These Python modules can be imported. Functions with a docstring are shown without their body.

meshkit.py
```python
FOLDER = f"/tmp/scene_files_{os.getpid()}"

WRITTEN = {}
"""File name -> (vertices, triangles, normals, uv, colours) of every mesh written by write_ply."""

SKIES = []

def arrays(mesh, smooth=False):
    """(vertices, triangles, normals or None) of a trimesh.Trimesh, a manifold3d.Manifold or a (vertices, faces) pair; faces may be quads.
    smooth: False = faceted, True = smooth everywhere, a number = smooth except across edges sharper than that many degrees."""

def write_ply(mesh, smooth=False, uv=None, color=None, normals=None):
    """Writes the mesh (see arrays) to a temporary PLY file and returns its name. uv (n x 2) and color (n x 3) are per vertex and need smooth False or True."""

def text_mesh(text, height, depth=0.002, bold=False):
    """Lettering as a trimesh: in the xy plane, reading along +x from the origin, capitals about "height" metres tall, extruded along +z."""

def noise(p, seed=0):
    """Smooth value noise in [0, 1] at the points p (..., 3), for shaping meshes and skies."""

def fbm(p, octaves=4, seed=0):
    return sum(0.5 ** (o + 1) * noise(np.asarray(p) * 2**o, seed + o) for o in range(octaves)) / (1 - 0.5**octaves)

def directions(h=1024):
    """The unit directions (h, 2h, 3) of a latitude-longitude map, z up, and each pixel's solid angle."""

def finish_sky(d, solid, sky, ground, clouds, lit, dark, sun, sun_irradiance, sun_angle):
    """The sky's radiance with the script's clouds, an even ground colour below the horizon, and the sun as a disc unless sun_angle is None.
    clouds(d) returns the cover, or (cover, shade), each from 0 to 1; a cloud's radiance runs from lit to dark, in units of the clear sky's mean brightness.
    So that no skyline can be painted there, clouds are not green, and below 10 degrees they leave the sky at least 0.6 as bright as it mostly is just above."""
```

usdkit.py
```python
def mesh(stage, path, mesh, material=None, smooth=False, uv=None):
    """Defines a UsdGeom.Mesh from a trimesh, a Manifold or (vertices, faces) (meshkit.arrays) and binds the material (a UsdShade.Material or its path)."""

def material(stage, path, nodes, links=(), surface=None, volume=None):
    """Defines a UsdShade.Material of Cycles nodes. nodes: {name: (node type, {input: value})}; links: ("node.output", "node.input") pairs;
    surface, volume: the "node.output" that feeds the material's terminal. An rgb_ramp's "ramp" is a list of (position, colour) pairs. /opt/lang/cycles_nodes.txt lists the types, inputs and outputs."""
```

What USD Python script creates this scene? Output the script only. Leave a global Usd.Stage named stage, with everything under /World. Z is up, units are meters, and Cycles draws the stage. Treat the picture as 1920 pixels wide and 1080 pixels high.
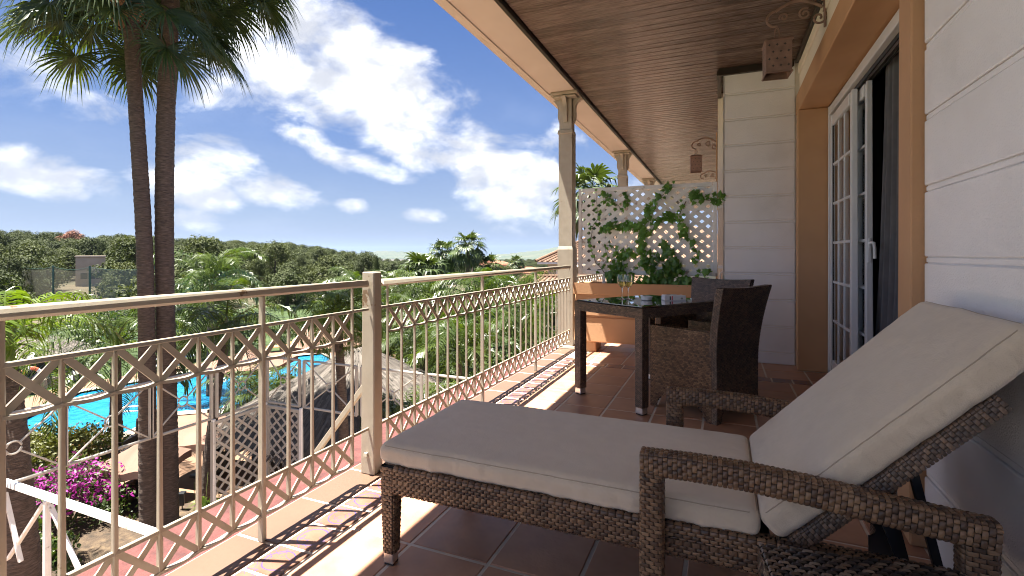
import math, numpy as np, trimesh, usdkit, meshkit
from pxr import Usd, UsdGeom, UsdLux, UsdShade, Gf, Sdf, Vt
rng = np.random.default_rng(7)
stage = Usd.Stage.CreateInMemory()
UsdGeom.SetStageUpAxis(stage, "Z"); UsdGeom.SetStageMetersPerUnit(stage, 1.0)
UsdGeom.Xform.Define(stage, "/World"); UsdGeom.Scope.Define(stage, "/World/Looks")
PI = math.pi
A = np.array
# ---------------------------------------------------------------- camera
EYE = A([0, 0, 1.12]); YAW = math.radians(22.954)
FWD = A([-math.sin(YAW), math.cos(YAW), 0]); RGT = A([math.cos(YAW), math.sin(YAW), 0])
cam = UsdGeom.Camera.Define(stage, "/World/camera")
cam.CreateHorizontalApertureAttr(36.0); cam.CreateVerticalApertureAttr(20.25); cam.CreateFocalLengthAttr(17.53)
cam.CreateVerticalApertureOffsetAttr(-1.181); cam.CreateFStopAttr(0.0); cam.CreateClippingRangeAttr(Gf.Vec2f(0.05, 40000))
cm = Gf.Matrix4d(*RGT, 0, 0, 0, 1, 0, *(-FWD), 0, *EYE, 1)
UsdGeom.Xformable(cam).AddTransformOp().Set(cm)
cam.CreateExposureAttr(3.75)
# ---------------------------------------------------------------- sky and sun
SUN = A([-.295, -.10, 1.0]); SUN /= np.linalg.norm(SUN)
SKY_STRENGTH = 0.055
def direction(az, el):
    az, el = math.radians(az), math.radians(el)
    return A([math.sin(az) * math.cos(el), math.cos(az) * math.cos(el), math.sin(el)])
# clouds: (azimuth, elevation, half length, half width in degrees, tilt in degrees, amount)
CLOUDS = [(-38.2, 17.4, 17.5, 5.2, -25, 1.0), (-48.5, 19.2, 8, 5, -25, .9), (-23.0, 7.7, 7.5, 4.6, -8, 1.05), (-53.5, 9.3, 5.5, 2.2, -12, .85),
          (-66.2, 6.8, 5.2, 2.0, -12, .9), (-56, 6.4, 4.8, 1.8, -14, .8), (-47.5, 5.9, 5.2, 1.6, -14, .8), (-56, 3.4, 3.4, 1.0, -8, .7),
          (-44, 11.5, 4.6, 1.5, -28, .75), (-38.5, 9.6, 5, 1.2, -18, .7), (-41, 5.3, 2, .8, 0, .6), (-32.6, 4.4, 2.6, .9, 0, .6),
          (-26.6, 4.4, 2, .7, 0, .6), (-53.5, 15.2, 3.5, 1.6, -5, .55), (-63, 14.5, 9, 4.5, -8, .42), (-30, 11.5, 6, 2.4, -10, .75),
          (-20, 13, 5, 2.5, 0, .6), (-3, 9, 9, 4, 0, .8), (20, 14, 10, 4, -10, .8), (-95, 12, 11, 4, 10, .8), (-120, 22, 14, 6, 0, .8), (-80, 30, 12, 5, 20, .6),
          (60, 18, 14, 5, 0, .8), (110, 12, 12, 5, 0, .8), (150, 25, 14, 6, 15, .8), (-160, 14, 12, 4, 0, .8), (10, 40, 14, 6, -20, .7), (-100, 50, 14, 7, 0, .8), (90, 50, 16, 8, 0, .8), (-30, 60, 16, 8, 10, .8), (-60, 42, 12, 6, -15, .8), (170, 55, 16, 8, 0, .8), (40, 66, 14, 8, 0, .8), (-140, 40, 14, 7, 10, .8), (-92, 24, 13, 6, 0, .9), (-112, 36, 14, 6, 15, .9), (-75, 52, 12, 6, 0, .9), (-135, 18, 13, 5, -10, .9), (-50, 32, 10, 4, -15, .8), (-155, 28, 13, 6, 0, .9), (-20, 45, 12, 5, 0, .8)]
nd = {"geo": ("geometry", {}), "sky": ("sky_texture", {"sky_type": "single_scattering", "sun_disc": False, "sun_elevation": math.asin(SUN[2]), "sun_rotation": math.atan2(SUN[0], SUN[1]), "altitude": 30.0, "air_density": 0.9, "aerosol_density": 0.25, "ozone_density": 1.0}),
      "nrm": ("vector_math", {"math_type": "normalize"}), "sep": ("separate_xyz", {}), "zc": ("math", {"math_type": "maximum", "value2": 0.02}), "zo": ("math", {"math_type": "add", "value2": 0.16}),
      "dx": ("math", {"math_type": "divide"}), "dy": ("math", {"math_type": "divide"}), "pl": ("combine_xyz", {}),
      "mp": ("mapping", {"mapping_type": "point", "scale": (1, 1, 1.75)}), "n1": ("noise_texture", {"scale": 7.5, "detail": 9.0, "roughness": 0.58, "distortion": 0.35}), "n2": ("noise_texture", {"scale": 1.15, "detail": 5.0, "roughness": 0.5, "distortion": 0.1}),
      "n3": ("noise_texture", {"scale": 11.0, "detail": 5.0, "roughness": 0.55})}
lk = [("geo.position", "nrm.vector1"), ("nrm.vector", "sep.vector"), ("sep.z", "zc.value1"), ("zc.value", "zo.value1"), ("sep.x", "dx.value1"), ("zo.value", "dx.value2"), ("sep.y", "dy.value1"), ("zo.value", "dy.value2"),
      ("dx.value", "pl.x"), ("dy.value", "pl.y"), ("nrm.vector", "mp.vector"), ("mp.vector", "n1.vector"), ("pl.vector", "n2.vector"), ("mp.vector", "n3.vector")]
prev = None
for i, (az, el, hl, hw, tilt, amt) in enumerate(CLOUDS):
    d0 = direction(az, el); e1 = np.cross(d0, [0, 0, 1.0]); e1 /= np.linalg.norm(e1); e2 = np.cross(e1, d0)
    c, s = math.cos(math.radians(tilt)), math.sin(math.radians(tilt))
    a = (c * e1 + s * e2) / math.radians(hl * 1.22); b = (-s * e1 + c * e2) / math.radians(hw * 1.35)
    nd[f"a{i}"] = ("vector_math", {"math_type": "dot_product", "vector2": a}); nd[f"b{i}"] = ("vector_math", {"math_type": "dot_product", "vector2": b})
    nd[f"asq{i}"] = ("math", {"math_type": "power", "value2": 2.0}); nd[f"ab{i}"] = ("math", {"math_type": "absolute"}); nd[f"aa{i}"] = ("math", {"math_type": "absolute"})
    nd[f"bsq{i}"] = ("math", {"math_type": "power", "value2": 2.0}); nd[f"s{i}"] = ("math", {"math_type": "add"}); nd[f"g{i}"] = ("math", {"math_type": "multiply_add", "value2": -amt, "value3": amt})
    lk += [("nrm.vector", f"a{i}.vector1"), ("nrm.vector", f"b{i}.vector1"), (f"a{i}.value", f"aa{i}.value1"), (f"b{i}.value", f"ab{i}.value1"), (f"aa{i}.value", f"asq{i}.value1"), (f"ab{i}.value", f"bsq{i}.value1"), (f"asq{i}.value", f"s{i}.value1"), (f"bsq{i}.value", f"s{i}.value2"), (f"s{i}.value", f"g{i}.value1")]
    if prev:
        nd[f"m{i}"] = ("math", {"math_type": "smoothmax", "value3": 0.1}); lk += [(prev, f"m{i}.value1"), (f"g{i}.value", f"m{i}.value2")]; prev = f"m{i}.value"
    else:
        prev = f"g{i}.value"
nd |= {"gc": ("math", {"math_type": "maximum", "value2": -0.35}), "mul": ("math", {"math_type": "multiply_add", "value2": 3.0, "value3": -1.72}), "sum": ("math", {"math_type": "multiply_add", "value2": 1.25}),
       "cov": ("map_range", {"range_type": "smoothstep", "from_min": 0.04, "from_max": 0.95, "to_min": 0.0, "to_max": 0.96, "clamp": True}),
       "veil": ("map_range", {"range_type": "smoothstep", "from_min": 0.42, "from_max": 0.78, "to_min": 0.0, "to_max": 0.06, "clamp": True}), "cmax": ("math", {"math_type": "maximum"}),
       "shd": ("map_range", {"range_type": "smoothstep", "from_min": 0.36, "from_max": 0.72, "to_min": 0.0, "to_max": 1.0, "clamp": True}),
       "ccol": ("mix_color", {"a": (CL_D := (1.08, 1.11, 1.20)), "b": (2.35, 2.35, 2.4), "use_clamp": False}), "mix": ("mix_color", {"use_clamp": False}),
       "hz": ("rgb_ramp", {"ramp": [(0.0, (.44, .51, .71)), (.08, (.41, .54, .83)), (.22, (.22, .38, .82)), (.45, (.09, .225, .66)), (1.0, (.08, .22, .70))]}), "hmix": ("mix_color", {"fac": .97, "use_clamp": False}),
       "bg": ("background_shader", {"strength": SKY_STRENGTH})}
lk += [(prev, "gc.value1"), ("n1.fac", "mul.value1"), ("gc.value", "sum.value1"), ("mul.value", "sum.value3"), ("sum.value", "cov.value"), ("n2.fac", "veil.value"), ("cov.result", "cmax.value1"), ("veil.result", "cmax.value2"),
       ("n3.fac", "shd.value"), ("shd.result", "ccol.fac"), ("sky.color", "hmix.a"), ("sep.z", "hz.fac"), ("hz.color", "hmix.b"), ("hmix.result", "mix.a"), ("ccol.result", "mix.b"), ("cmax.value", "mix.fac"), ("mix.result", "bg.color")]
skymat = usdkit.material(stage, "/World/Looks/sky_look", nd, lk, surface="bg.background")
dome = UsdLux.DomeLight.Define(stage, "/World/sky"); UsdShade.MaterialBindingAPI.Apply(dome.GetPrim()).Bind(skymat)
dome.GetPrim().SetCustomDataByKey("kind", "structure")
sun = UsdLux.DistantLight.Define(stage, "/World/sun"); sun.CreateNormalizeAttr(True); sun.CreateIntensityAttr(0.5); sun.CreateAngleAttr(0.5); sun.CreateColorAttr(Gf.Vec3f(1, .945, .86))
zx = SUN; xx = np.cross([0, 1.0, 0], zx); xx /= np.linalg.norm(xx); yx = np.cross(zx, xx)
UsdGeom.Xformable(sun).AddTransformOp().Set(Gf.Matrix4d(*xx, 0, *yx, 0, *zx, 0, 0, 0, 0, 1))
# ---------------------------------------------------------------- helpers
MATS = {}; ISLAND = set()
def look(name, nodes, links, surface="p.BSDF", volume=None):
    MATS[name] = usdkit.material(stage, "/World/Looks/" + name, nodes, links, surface=surface, volume=volume); return MATS[name]
def pm(name, stops, scale=5.0, detail=4.0, rough=.6, bump=0.0, bscale=60.0, bdist=.01, island=0.0, objr=0.0, stretch=None, leaf=0.0, leafcol=None, rvar=0.0, lo=.3, hi=.7, nrough=.55, spec=.5, **kw):
    """noise between colours; island / objr: how much each loose piece / each copy varies by itself"""
    n = {"g": ("geometry", {}), "no": ("noise_texture", {"scale": scale, "detail": detail, "roughness": nrough}), "mr": ("map_range", {"from_min": lo, "from_max": hi, "to_min": 0.0, "to_max": 1.0, "clamp": True}),
         "r": ("rgb_ramp", {"ramp": stops if np.ndim(stops[0][-1]) else [(i / max(1, len(stops) - 1), c) for i, c in enumerate(stops)]}), "p": ("principled_bsdf", {"roughness": rough, "specular_ior_level": spec, **kw})}
    l = []; vec = "g.position"
    if stretch is not None:
        n["mp"] = ("mapping", {"mapping_type": "point", "scale": stretch}); l.append(("g.position", "mp.vector")); vec = "mp.vector"
    l += [(vec, "no.vector"), ("no.fac", "mr.value")]; f = "mr.result"
    if island:
        ISLAND.add(name); n["at"] = ("attribute", {"attribute": "rnd"}); n["mi"] = ("mix_float", {"fac": island}); l += [(f, "mi.a"), ("at.fac", "mi.b")]; f = "mi.result"
    if objr:
        n["oi"] = ("object_info", {}); n["mo"] = ("mix_float", {"fac": objr}); l += [(f, "mo.a"), ("oi.random", "mo.b")]; f = "mo.result"
    l += [(f, "r.fac"), ("r.color", "p.base_color")]
    if rvar:
        n["rv"] = ("map_range", {"from_min": 0.0, "from_max": 1.0, "to_min": rough - rvar, "to_max": rough + rvar}); l += [(f, "rv.value"), ("rv.result", "p.roughness")]
    if bump:
        n["nb"] = ("noise_texture", {"scale": bscale, "detail": 3.0}); n["b"] = ("bump", {"strength": bump, "distance": bdist}); l += [(vec, "nb.vector"), ("nb.fac", "b.height"), ("b.normal", "p.normal")]
    surf = "p.BSDF"
    if leaf:
        n["t"] = ("translucent_bsdf", {}); n["mx"] = ("mix_closure", {"fac": leaf}); n["tc"] = ("mix", {"mix_type": "multiply", "fac": 1.0, "color2": leafcol or (1.2, 1.25, .5)})
        l += [("r.color", "tc.color1"), ("tc.color", "t.color"), ("p.BSDF", "mx.closure1"), ("t.BSDF", "mx.closure2")]; surf = "mx.closure"
    return look(name, n, l, surf)
USED = {}
def path_for(name, parent):
    base = "/World" if parent is None else str(parent.GetPath())
    k = (base, name); i = USED.get(k, 0); USED[k] = i + 1
    return f"{base}/{name}" if i == 0 else f"{base}/{name}_{i:03d}"
def tag(p, label=None, cat=None, group=None, kind=None):
    p = p.GetPrim() if hasattr(p, "GetPrim") else p
    for k, v in (("label", label), ("category", cat), ("group", group), ("kind", kind)):
        if v: p.SetCustomDataByKey(k, v)
    return p
def obj(name, mesh, mat, parent=None, label=None, cat=None, group=None, kind=None, smooth=False):
    m = usdkit.mesh(stage, path_for(name, parent), mesh, MATS[mat], smooth=smooth)
    if mat in NOSIDE: m.CreateDoubleSidedAttr(True)
    if mat in ISLAND:                        # one random number for each loose piece
        from scipy.sparse import coo_matrix; from scipy.sparse.csgraph import connected_components
        f = np.asarray(m.GetFaceVertexIndicesAttr().Get()).reshape(-1, 3); n = len(m.GetPointsAttr().Get()); k, lab = connected_components(coo_matrix((np.ones(2 * len(f), np.int8), (np.r_[f[:, 0], f[:, 1]], np.r_[f[:, 1], f[:, 2]])), (n, n)), directed=False)
        UsdGeom.PrimvarsAPI(m).CreatePrimvar("rnd", Sdf.ValueTypeNames.FloatArray, "vertex").Set(Vt.FloatArray.FromNumpy(isl.random(k).astype(np.float32)[lab]))
    return tag(m, label, cat, group, kind)
NOSIDE = set(); isl = np.random.default_rng(3)
def mat4(loc=(0, 0, 0), rz=0.0, s=1.0, rx=0.0):
    m = trimesh.transformations.euler_matrix(rx, 0, rz, "sxyz"); m[:3, :3] *= s if np.ndim(s) == 0 else np.diag(s); m[:3, 3] = loc; return m
def thing(name, label=None, cat=None, loc=(0, 0, 0), rz=0.0, s=1.0, group=None, kind=None, parent=None):
    x = UsdGeom.Xform.Define(stage, path_for(name, parent)); x.AddTransformOp().Set(Gf.Matrix4d(*mat4(loc, rz, s).T.ravel().tolist()))
    return tag(x, label, cat, group, kind)
def dup(src, loc, rz=0.0, s=1.0, label=None, cat=None, group=None, name=None):
    was = src.GetCustomData()
    r = thing(name or __import__("re").sub(r"_\d{3}$", "", src.GetName()), label or was.get("label"), cat or was.get("category"), loc, rz, s, group or was.get("group"))
    r.GetReferences().AddInternalReference(src.GetPath()); r.SetInstanceable(True); return r
cat_ = lambda ms: trimesh.util.concatenate([m for m in ms if m is not None and len(m.faces)])
T = lambda v, f: trimesh.Trimesh(np.asarray(v, float), np.asarray(f), process=False)
def moved(m, loc=(0, 0, 0), rz=0.0, s=1.0, rx=0.0):
    m = m.copy(); m.apply_transform(mat4(loc, rz, s, rx)); return m
def box(x0, x1, y0, y1, z0, z1):
    v = A([[x, y, z] for x in (x0, x1) for y in (y0, y1) for z in (z0, z1)], float)
    return T(v, [[0, 1, 3], [0, 3, 2], [4, 6, 7], [4, 7, 5], [0, 4, 5], [0, 5, 1], [2, 3, 7], [2, 7, 6], [0, 2, 6], [0, 6, 4], [1, 5, 7], [1, 7, 3]])
def slab(x0, x1, y0, y1, z0, z1, c, face="z+"):
    """a box with the edges round one face chamfered by c"""
    def loc(a0, a1, b0, b1, h0, h1):
        v = [[a0, b0, h0], [a1, b0, h0], [a1, b1, h0], [a0, b1, h0], [a0, b0, h1 - c], [a1, b0, h1 - c], [a1, b1, h1 - c], [a0, b1, h1 - c], [a0 + c, b0 + c, h1], [a1 - c, b0 + c, h1], [a1 - c, b1 - c, h1], [a0 + c, b1 - c, h1]]
        f = [[0, 2, 1], [0, 3, 2], [8, 9, 10], [8, 10, 11]]
        for k in range(4):
            j = (k + 1) % 4; f += [[k, j, 4 + j], [k, 4 + j, 4 + k], [4 + k, 4 + j, 8 + j], [4 + k, 8 + j, 8 + k]]
        return A(v, float), f
    ax, sg = face[0], face[1]
    if ax == "z": v, f = loc(x0, x1, y0, y1, *((z0, z1) if sg == "+" else (-z1, -z0)))
    elif ax == "y": v, f = loc(x0, x1, z0, z1, *((y0, y1) if sg == "+" else (-y1, -y0))); v = v[:, [0, 2, 1]]
    else: v, f = loc(y0, y1, z0, z1, *((x0, x1) if sg == "+" else (-x1, -x0))); v = v[:, [2, 0, 1]]
    k = "xyz".index(ax)
    if sg == "-": v[:, k] *= -1
    m = T(v, f)
    if m.volume < 0: m.invert()
    return m
def rbox(x0, x1, y0, y1, z0, z1, r=.004):
    """box with small bevels on all edges"""
    import manifold3d as mf
    pts = [[x, y, z] for (x, dx) in ((x0, r), (x1, -r)) for (y, dy) in ((y0, r), (y1, -r)) for (z, dz) in ((z0, r), (z1, -r)) for (x, y, z) in ((x, y + dy, z + dz), (x + dx, y, z + dz), (x + dx, y + dy, z))]
    m = mf.Manifold.hull_points(A(pts, float)).to_mesh(); return T(m.vert_properties[:, :3], m.tri_verts)
def beam(p, q, w, h, up=(0, 0, 1), r=None):
    """bar of section w (sideways) x h (along up) from p to q"""
    p, q, up = A(p, float), A(q, float), A(up, float); t = q - p; L = np.linalg.norm(t); t /= L
    s = np.cross(t, up); s /= np.linalg.norm(s); u = np.cross(s, t)
    m = rbox(0, L, -w / 2, w / 2, -h / 2, h / 2, r) if r else box(0, L, -w / 2, w / 2, -h / 2, h / 2)
    M = np.eye(4); M[:3, 0], M[:3, 1], M[:3, 2], M[:3, 3] = t, -s, u, p; m.apply_transform(M)
    if m.volume < 0: m.invert()
    return m
def tube(pts, r, n=8, closed=False, caps=True):
    """round bar through the points; r a number or one per point"""
    p = np.asarray(pts, float); r = np.broadcast_to(r, len(p)).astype(float)
    t = np.gradient(p, axis=0) if not closed else np.roll(p, -1, 0) - np.roll(p, 1, 0)
    t /= np.maximum(np.linalg.norm(t, axis=1, keepdims=True), 1e-9)
    ref = A([0, 0, 1.0]) if abs(t[:, 2]).mean() < .8 else A([1.0, 0, 0])
    s = np.cross(t, ref); s /= np.maximum(np.linalg.norm(s, axis=1, keepdims=True), 1e-9); u = np.cross(s, t)
    a = np.arange(n) / n * 2 * PI
    v = (p[:, None] + r[:, None, None] * (np.cos(a)[None, :, None] * s[:, None] + np.sin(a)[None, :, None] * u[:, None])).reshape(-1, 3)
    m = len(p); f = []
    for i in range(m if closed else m - 1):
        k = (i + 1) % m
        for j in range(n):
            l = (j + 1) % n; f += [[i * n + j, i * n + l, k * n + l], [i * n + j, k * n + l, k * n + j]]
    if caps and not closed:
        v = np.vstack([v, p[0], p[-1]]); c0, c1 = len(v) - 2, len(v) - 1
        for j in range(n):
            l = (j + 1) % n; f += [[c0, l, j], [c1, (m - 1) * n + j, (m - 1) * n + l]]
    mm = T(v, f)
    return mm
def revolve(prof, n=32):
    """profile of (radius, z)"""
    p = np.asarray(prof, float); a = np.arange(n) / n * 2 * PI
    v = np.stack([p[:, None, 0] * np.cos(a), p[:, None, 0] * np.sin(a), np.repeat(p[:, 1:2], n, 1)], -1).reshape(-1, 3); f = []
    for i in range(len(p) - 1):
        for j in range(n):
            l = (j + 1) % n; f += [[i * n + j, i * n + l, (i + 1) * n + l], [i * n + j, (i + 1) * n + l, (i + 1) * n + j]]
    return T(v, f)
def grid_faces(ns, nt):
    i, j = np.meshgrid(np.arange(ns), np.arange(nt), indexing="ij"); a = (i * (nt + 1) + j).ravel(); b = a + nt + 1
    return np.vstack([np.stack([a, b, b + 1], 1), np.stack([a, b + 1, a + 1], 1)])
def weave(fn, ns, nt, lift=.004, gap=.10, across=3, mask=None, rnd=0):
    """woven strands: one raised piece for each visible strand crossing, in running bond, over a core just below. fn(s, t) gives points and normals for s, t in 0..1"""
    i, j = np.meshgrid(np.arange(-1, ns + 1), np.arange(nt), indexing="ij"); i, j = i.ravel(), j.ravel()
    s0 = (i + .5 * (j % 2)) / ns; s1 = s0 + 1 / ns; t0 = (j + gap * .5) / nt; t1 = (j + 1 - gap * .5) / nt
    s0, s1 = np.clip(s0, 0, 1), np.clip(s1, 0, 1); ok = s1 - s0 > .2 / ns
    if mask is not None: ok &= mask((s0 + s1) / 2, (t0 + t1) / 2)
    s0, s1, t0, t1 = s0[ok], s1[ok], t0[ok], t1[ok]; n = len(s0)
    al = A([0.01, .18, .82, .99]); ha = A([-.5, 1, 1, -.5]); ac = A([0, .5, 1]) if across == 3 else A([0, 1.0]); hc = A([.62, 1, .62]) if across == 3 else A([1, 1.0])
    S = s0[:, None, None] + (s1 - s0)[:, None, None] * al[None, :, None] + 0 * ac; Tt = t0[:, None, None] + (t1 - t0)[:, None, None] * ac[None, None] + 0 * al[None, :, None]
    H = lift * ha[:, None] * hc[None]; H = np.where(ha[:, None] < 0, lift * -.5, H)
    P, N = fn(S.ravel(), Tt.ravel()); P = P + N * np.broadcast_to(H, S.shape).ravel()[:, None]
    k = len(ac); base = grid_faces(3, k - 1); F = (base[None] + (np.arange(n) * 4 * k)[:, None, None]).reshape(-1, 3)
    m = T(P, F)
    if n and (np.einsum("ij,ij->i", m.face_normals[:len(base)], N[:1].repeat(len(base), 0))).mean() < 0: m.invert()
    cs, ct = max(1, min(ns, 60)), max(1, min(nt, 60))
    s, t = np.meshgrid(np.linspace(0, 1, cs + 1), np.linspace(0, 1, ct + 1), indexing="ij"); Pc, Nc = fn(s.ravel(), t.ravel()); fc = grid_faces(cs, ct)
    if mask is not None: fc = fc[mask(s.ravel()[fc].mean(1), t.ravel()[fc].mean(1))]
    return m, T(Pc - Nc * lift * .4, fc)
def patch(p00, p10, p01, p11=None):
    """flat four-cornered surface for weave"""
    p00, p10, p01 = (A(x, float) for x in (p00, p10, p01)); p11 = p10 + p01 - p00 if p11 is None else A(p11, float)
    n = np.cross(p10 - p00, p01 - p00); n /= np.linalg.norm(n)
    return lambda s, t: (p00 * ((1 - s) * (1 - t))[:, None] + p10 * (s * (1 - t))[:, None] + p01 * ((1 - s) * t)[:, None] + p11 * (s * t)[:, None], np.repeat(n[None], len(s), 0))
def bar(pts, w, h, side=(0, 1, 0), pw=4.0, taper=1.0):
    """rounded rectangular bar along the points, for weave: s runs along, t round it; side = the direction of w"""
    p = np.asarray(pts, float); L = np.r_[0, np.cumsum(np.linalg.norm(np.diff(p, axis=0), axis=1))]; L /= L[-1]; side = A(side, float)
    aa_ = np.linspace(-.75 * PI, 1.25 * PI, 1441); sx = np.sign(np.cos(aa_)) * abs(np.cos(aa_)) ** (2 / pw) * w / 2; sy = np.sign(np.sin(aa_)) * abs(np.sin(aa_)) ** (2 / pw) * h / 2; arc = np.r_[0, np.cumsum(np.hypot(np.diff(sx), np.diff(sy)))]; arc /= arc[-1]
    def fn(s, t):
        q = np.stack([np.interp(s, L, p[:, k]) for k in range(3)], 1); q2 = np.stack([np.interp(np.clip(s + .01, 0, 1), L, p[:, k]) for k in range(3)], 1); q1 = np.stack([np.interp(np.clip(s - .01, 0, 1), L, p[:, k]) for k in range(3)], 1)
        tg = q2 - q1; tg /= np.linalg.norm(tg, axis=1, keepdims=True); up = np.cross(side, tg); up /= np.linalg.norm(up, axis=1, keepdims=True)
        a = np.interp(t, arc, aa_); c, d = np.cos(a), np.sin(a); e = 2 / pw; x = np.sign(c) * abs(c) ** e; y = np.sign(d) * abs(d) ** e; k = 1 + (taper - 1) * s
        n = (np.sign(c) * abs(c) ** (2 - e) / w)[:, None] * side + (np.sign(d) * abs(d) ** (2 - e) / h)[:, None] * up; n /= np.maximum(np.linalg.norm(n, axis=1, keepdims=True), 1e-9)
        return q + (x * w / 2 * k)[:, None] * side + (y * h / 2 * k)[:, None] * up, n
    return fn
def wrap_weave(name, fns, parent, mat="wicker", core="wicker_core", **kw):
    """one woven part: list of (fn, ns, nt[, mask])"""
    a, b = [], []
    for f in fns:
        m, c = weave(f[0], f[1], f[2], mask=f[3] if len(f) > 3 else None, **kw); a.append(m); b.append(c)
    o = obj(name, cat_(a), mat, parent, smooth=True); obj("core", cat_(b), core, o); return o
# ---------------------------------------------------------------- materials: building
pm("cream_paint", [(0, (0.193, 0.125, 0.0721)), (.02, (0.304, 0.248, 0.176)), (.05, (0.369, 0.32, 0.245)), (1, (0.424, 0.377, 0.297))], scale=11, detail=7, rough=.42, bump=.15, bscale=90, bdist=.002)
pm("white_paint", [(0, (.34, .29, .24)), (.07, (.58, .56, .53)), (.14, (.72, .71, .69)), (1, (.79, .78, .765))], scale=9, detail=7, rough=.4, bump=.1, bscale=120, bdist=.002)
pm("white_wall", [(0, (.71, .685, .675)), (.2, (.77, .745, .74)), (1, (.86, .84, .845))], scale=1.6, rough=.8, bump=.55, bscale=170, bdist=.004, detail=6)
pm("cream_wall", [(0.792, 0.715, 0.616), (0.858, 0.781, 0.682)], scale=2.2, rough=.8, bump=.55, bscale=170, bdist=.004, detail=6)
pm("ochre_wall", [(0.475, 0.267, 0.137), (0.546, 0.314, 0.166)], scale=2.5, rough=.8, bump=.4, bscale=150, bdist=.004, detail=6)
pm("soffit_paint", [(0.614, 0.544, 0.484), (0.67, 0.6, 0.535)], scale=2, rough=.7, bump=.2, bscale=80, bdist=.003)
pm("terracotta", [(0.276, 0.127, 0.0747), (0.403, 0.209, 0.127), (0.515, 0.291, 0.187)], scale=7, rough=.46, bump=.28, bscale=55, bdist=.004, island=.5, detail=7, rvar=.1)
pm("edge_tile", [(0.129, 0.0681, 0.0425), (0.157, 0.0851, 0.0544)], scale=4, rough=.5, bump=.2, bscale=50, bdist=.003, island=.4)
pm("grout", [(.56, .48, .40), (.66, .58, .49)], scale=30, rough=.9, bump=.4, bscale=200, bdist=.002)
pm("red_ledge", [(0.0495, 0.0162, 0.0144), (0.09, 0.0252, 0.0216), (0.122, 0.036, 0.0306), (0.081, 0.027, 0.0234)], scale=9, rough=.85, bump=.8, bscale=60, bdist=.012, detail=8)
pm("dark_wood", [(0.051, 0.0331, 0.0267), (0.128, 0.086, 0.0699), (0.256, 0.192, 0.166)], scale=6, rough=.24, bump=.55, bscale=26, bdist=.006, stretch=(1.1, 14, 14), island=.35, detail=8, rvar=.12)
pm("dark_trim", [(.018, .012, .009), (.03, .02, .015)], scale=8, rough=.45)
pm("pvc", [(.70, .70, .71), (.76, .76, .77)], scale=3, rough=.3)
pm("rubber", [(.012, .012, .012), (.02, .02, .02)], rough=.5)
pm("rusty_iron", [(0.18, 0.113, 0.0943), (0.32, 0.203, 0.165)], scale=14, rough=.6, bump=.3, bscale=90, bdist=.002)
pm("curtain", [(0.104, 0.1, 0.108), (0.136, 0.132, 0.14)], scale=10, rough=.9)
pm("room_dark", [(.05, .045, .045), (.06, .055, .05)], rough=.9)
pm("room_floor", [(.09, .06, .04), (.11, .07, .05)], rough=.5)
pm("soil", [(.05, .035, .02), (.09, .06, .04)], scale=30, rough=.95, bump=1, bscale=60, bdist=.02)
look("pane_glass", {"t": ("transparent_bsdf", {"color": (.93, .95, .95)}), "g": ("glossy_bsdf", {"roughness": .01, "color": (1, 1, 1)}), "f": ("fresnel", {"IOR": 1.5}), "m": ("mix_closure", {})}, [("f.fac", "m.fac"), ("t.BSDF", "m.closure1"), ("g.BSDF", "m.closure2")], "m.closure")
look("clear_glass", {"p": ("principled_bsdf", {"base_color": (1, 1, 1), "roughness": 0.0, "transmission_weight": 1.0, "ior": 1.45})}, [])
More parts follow.
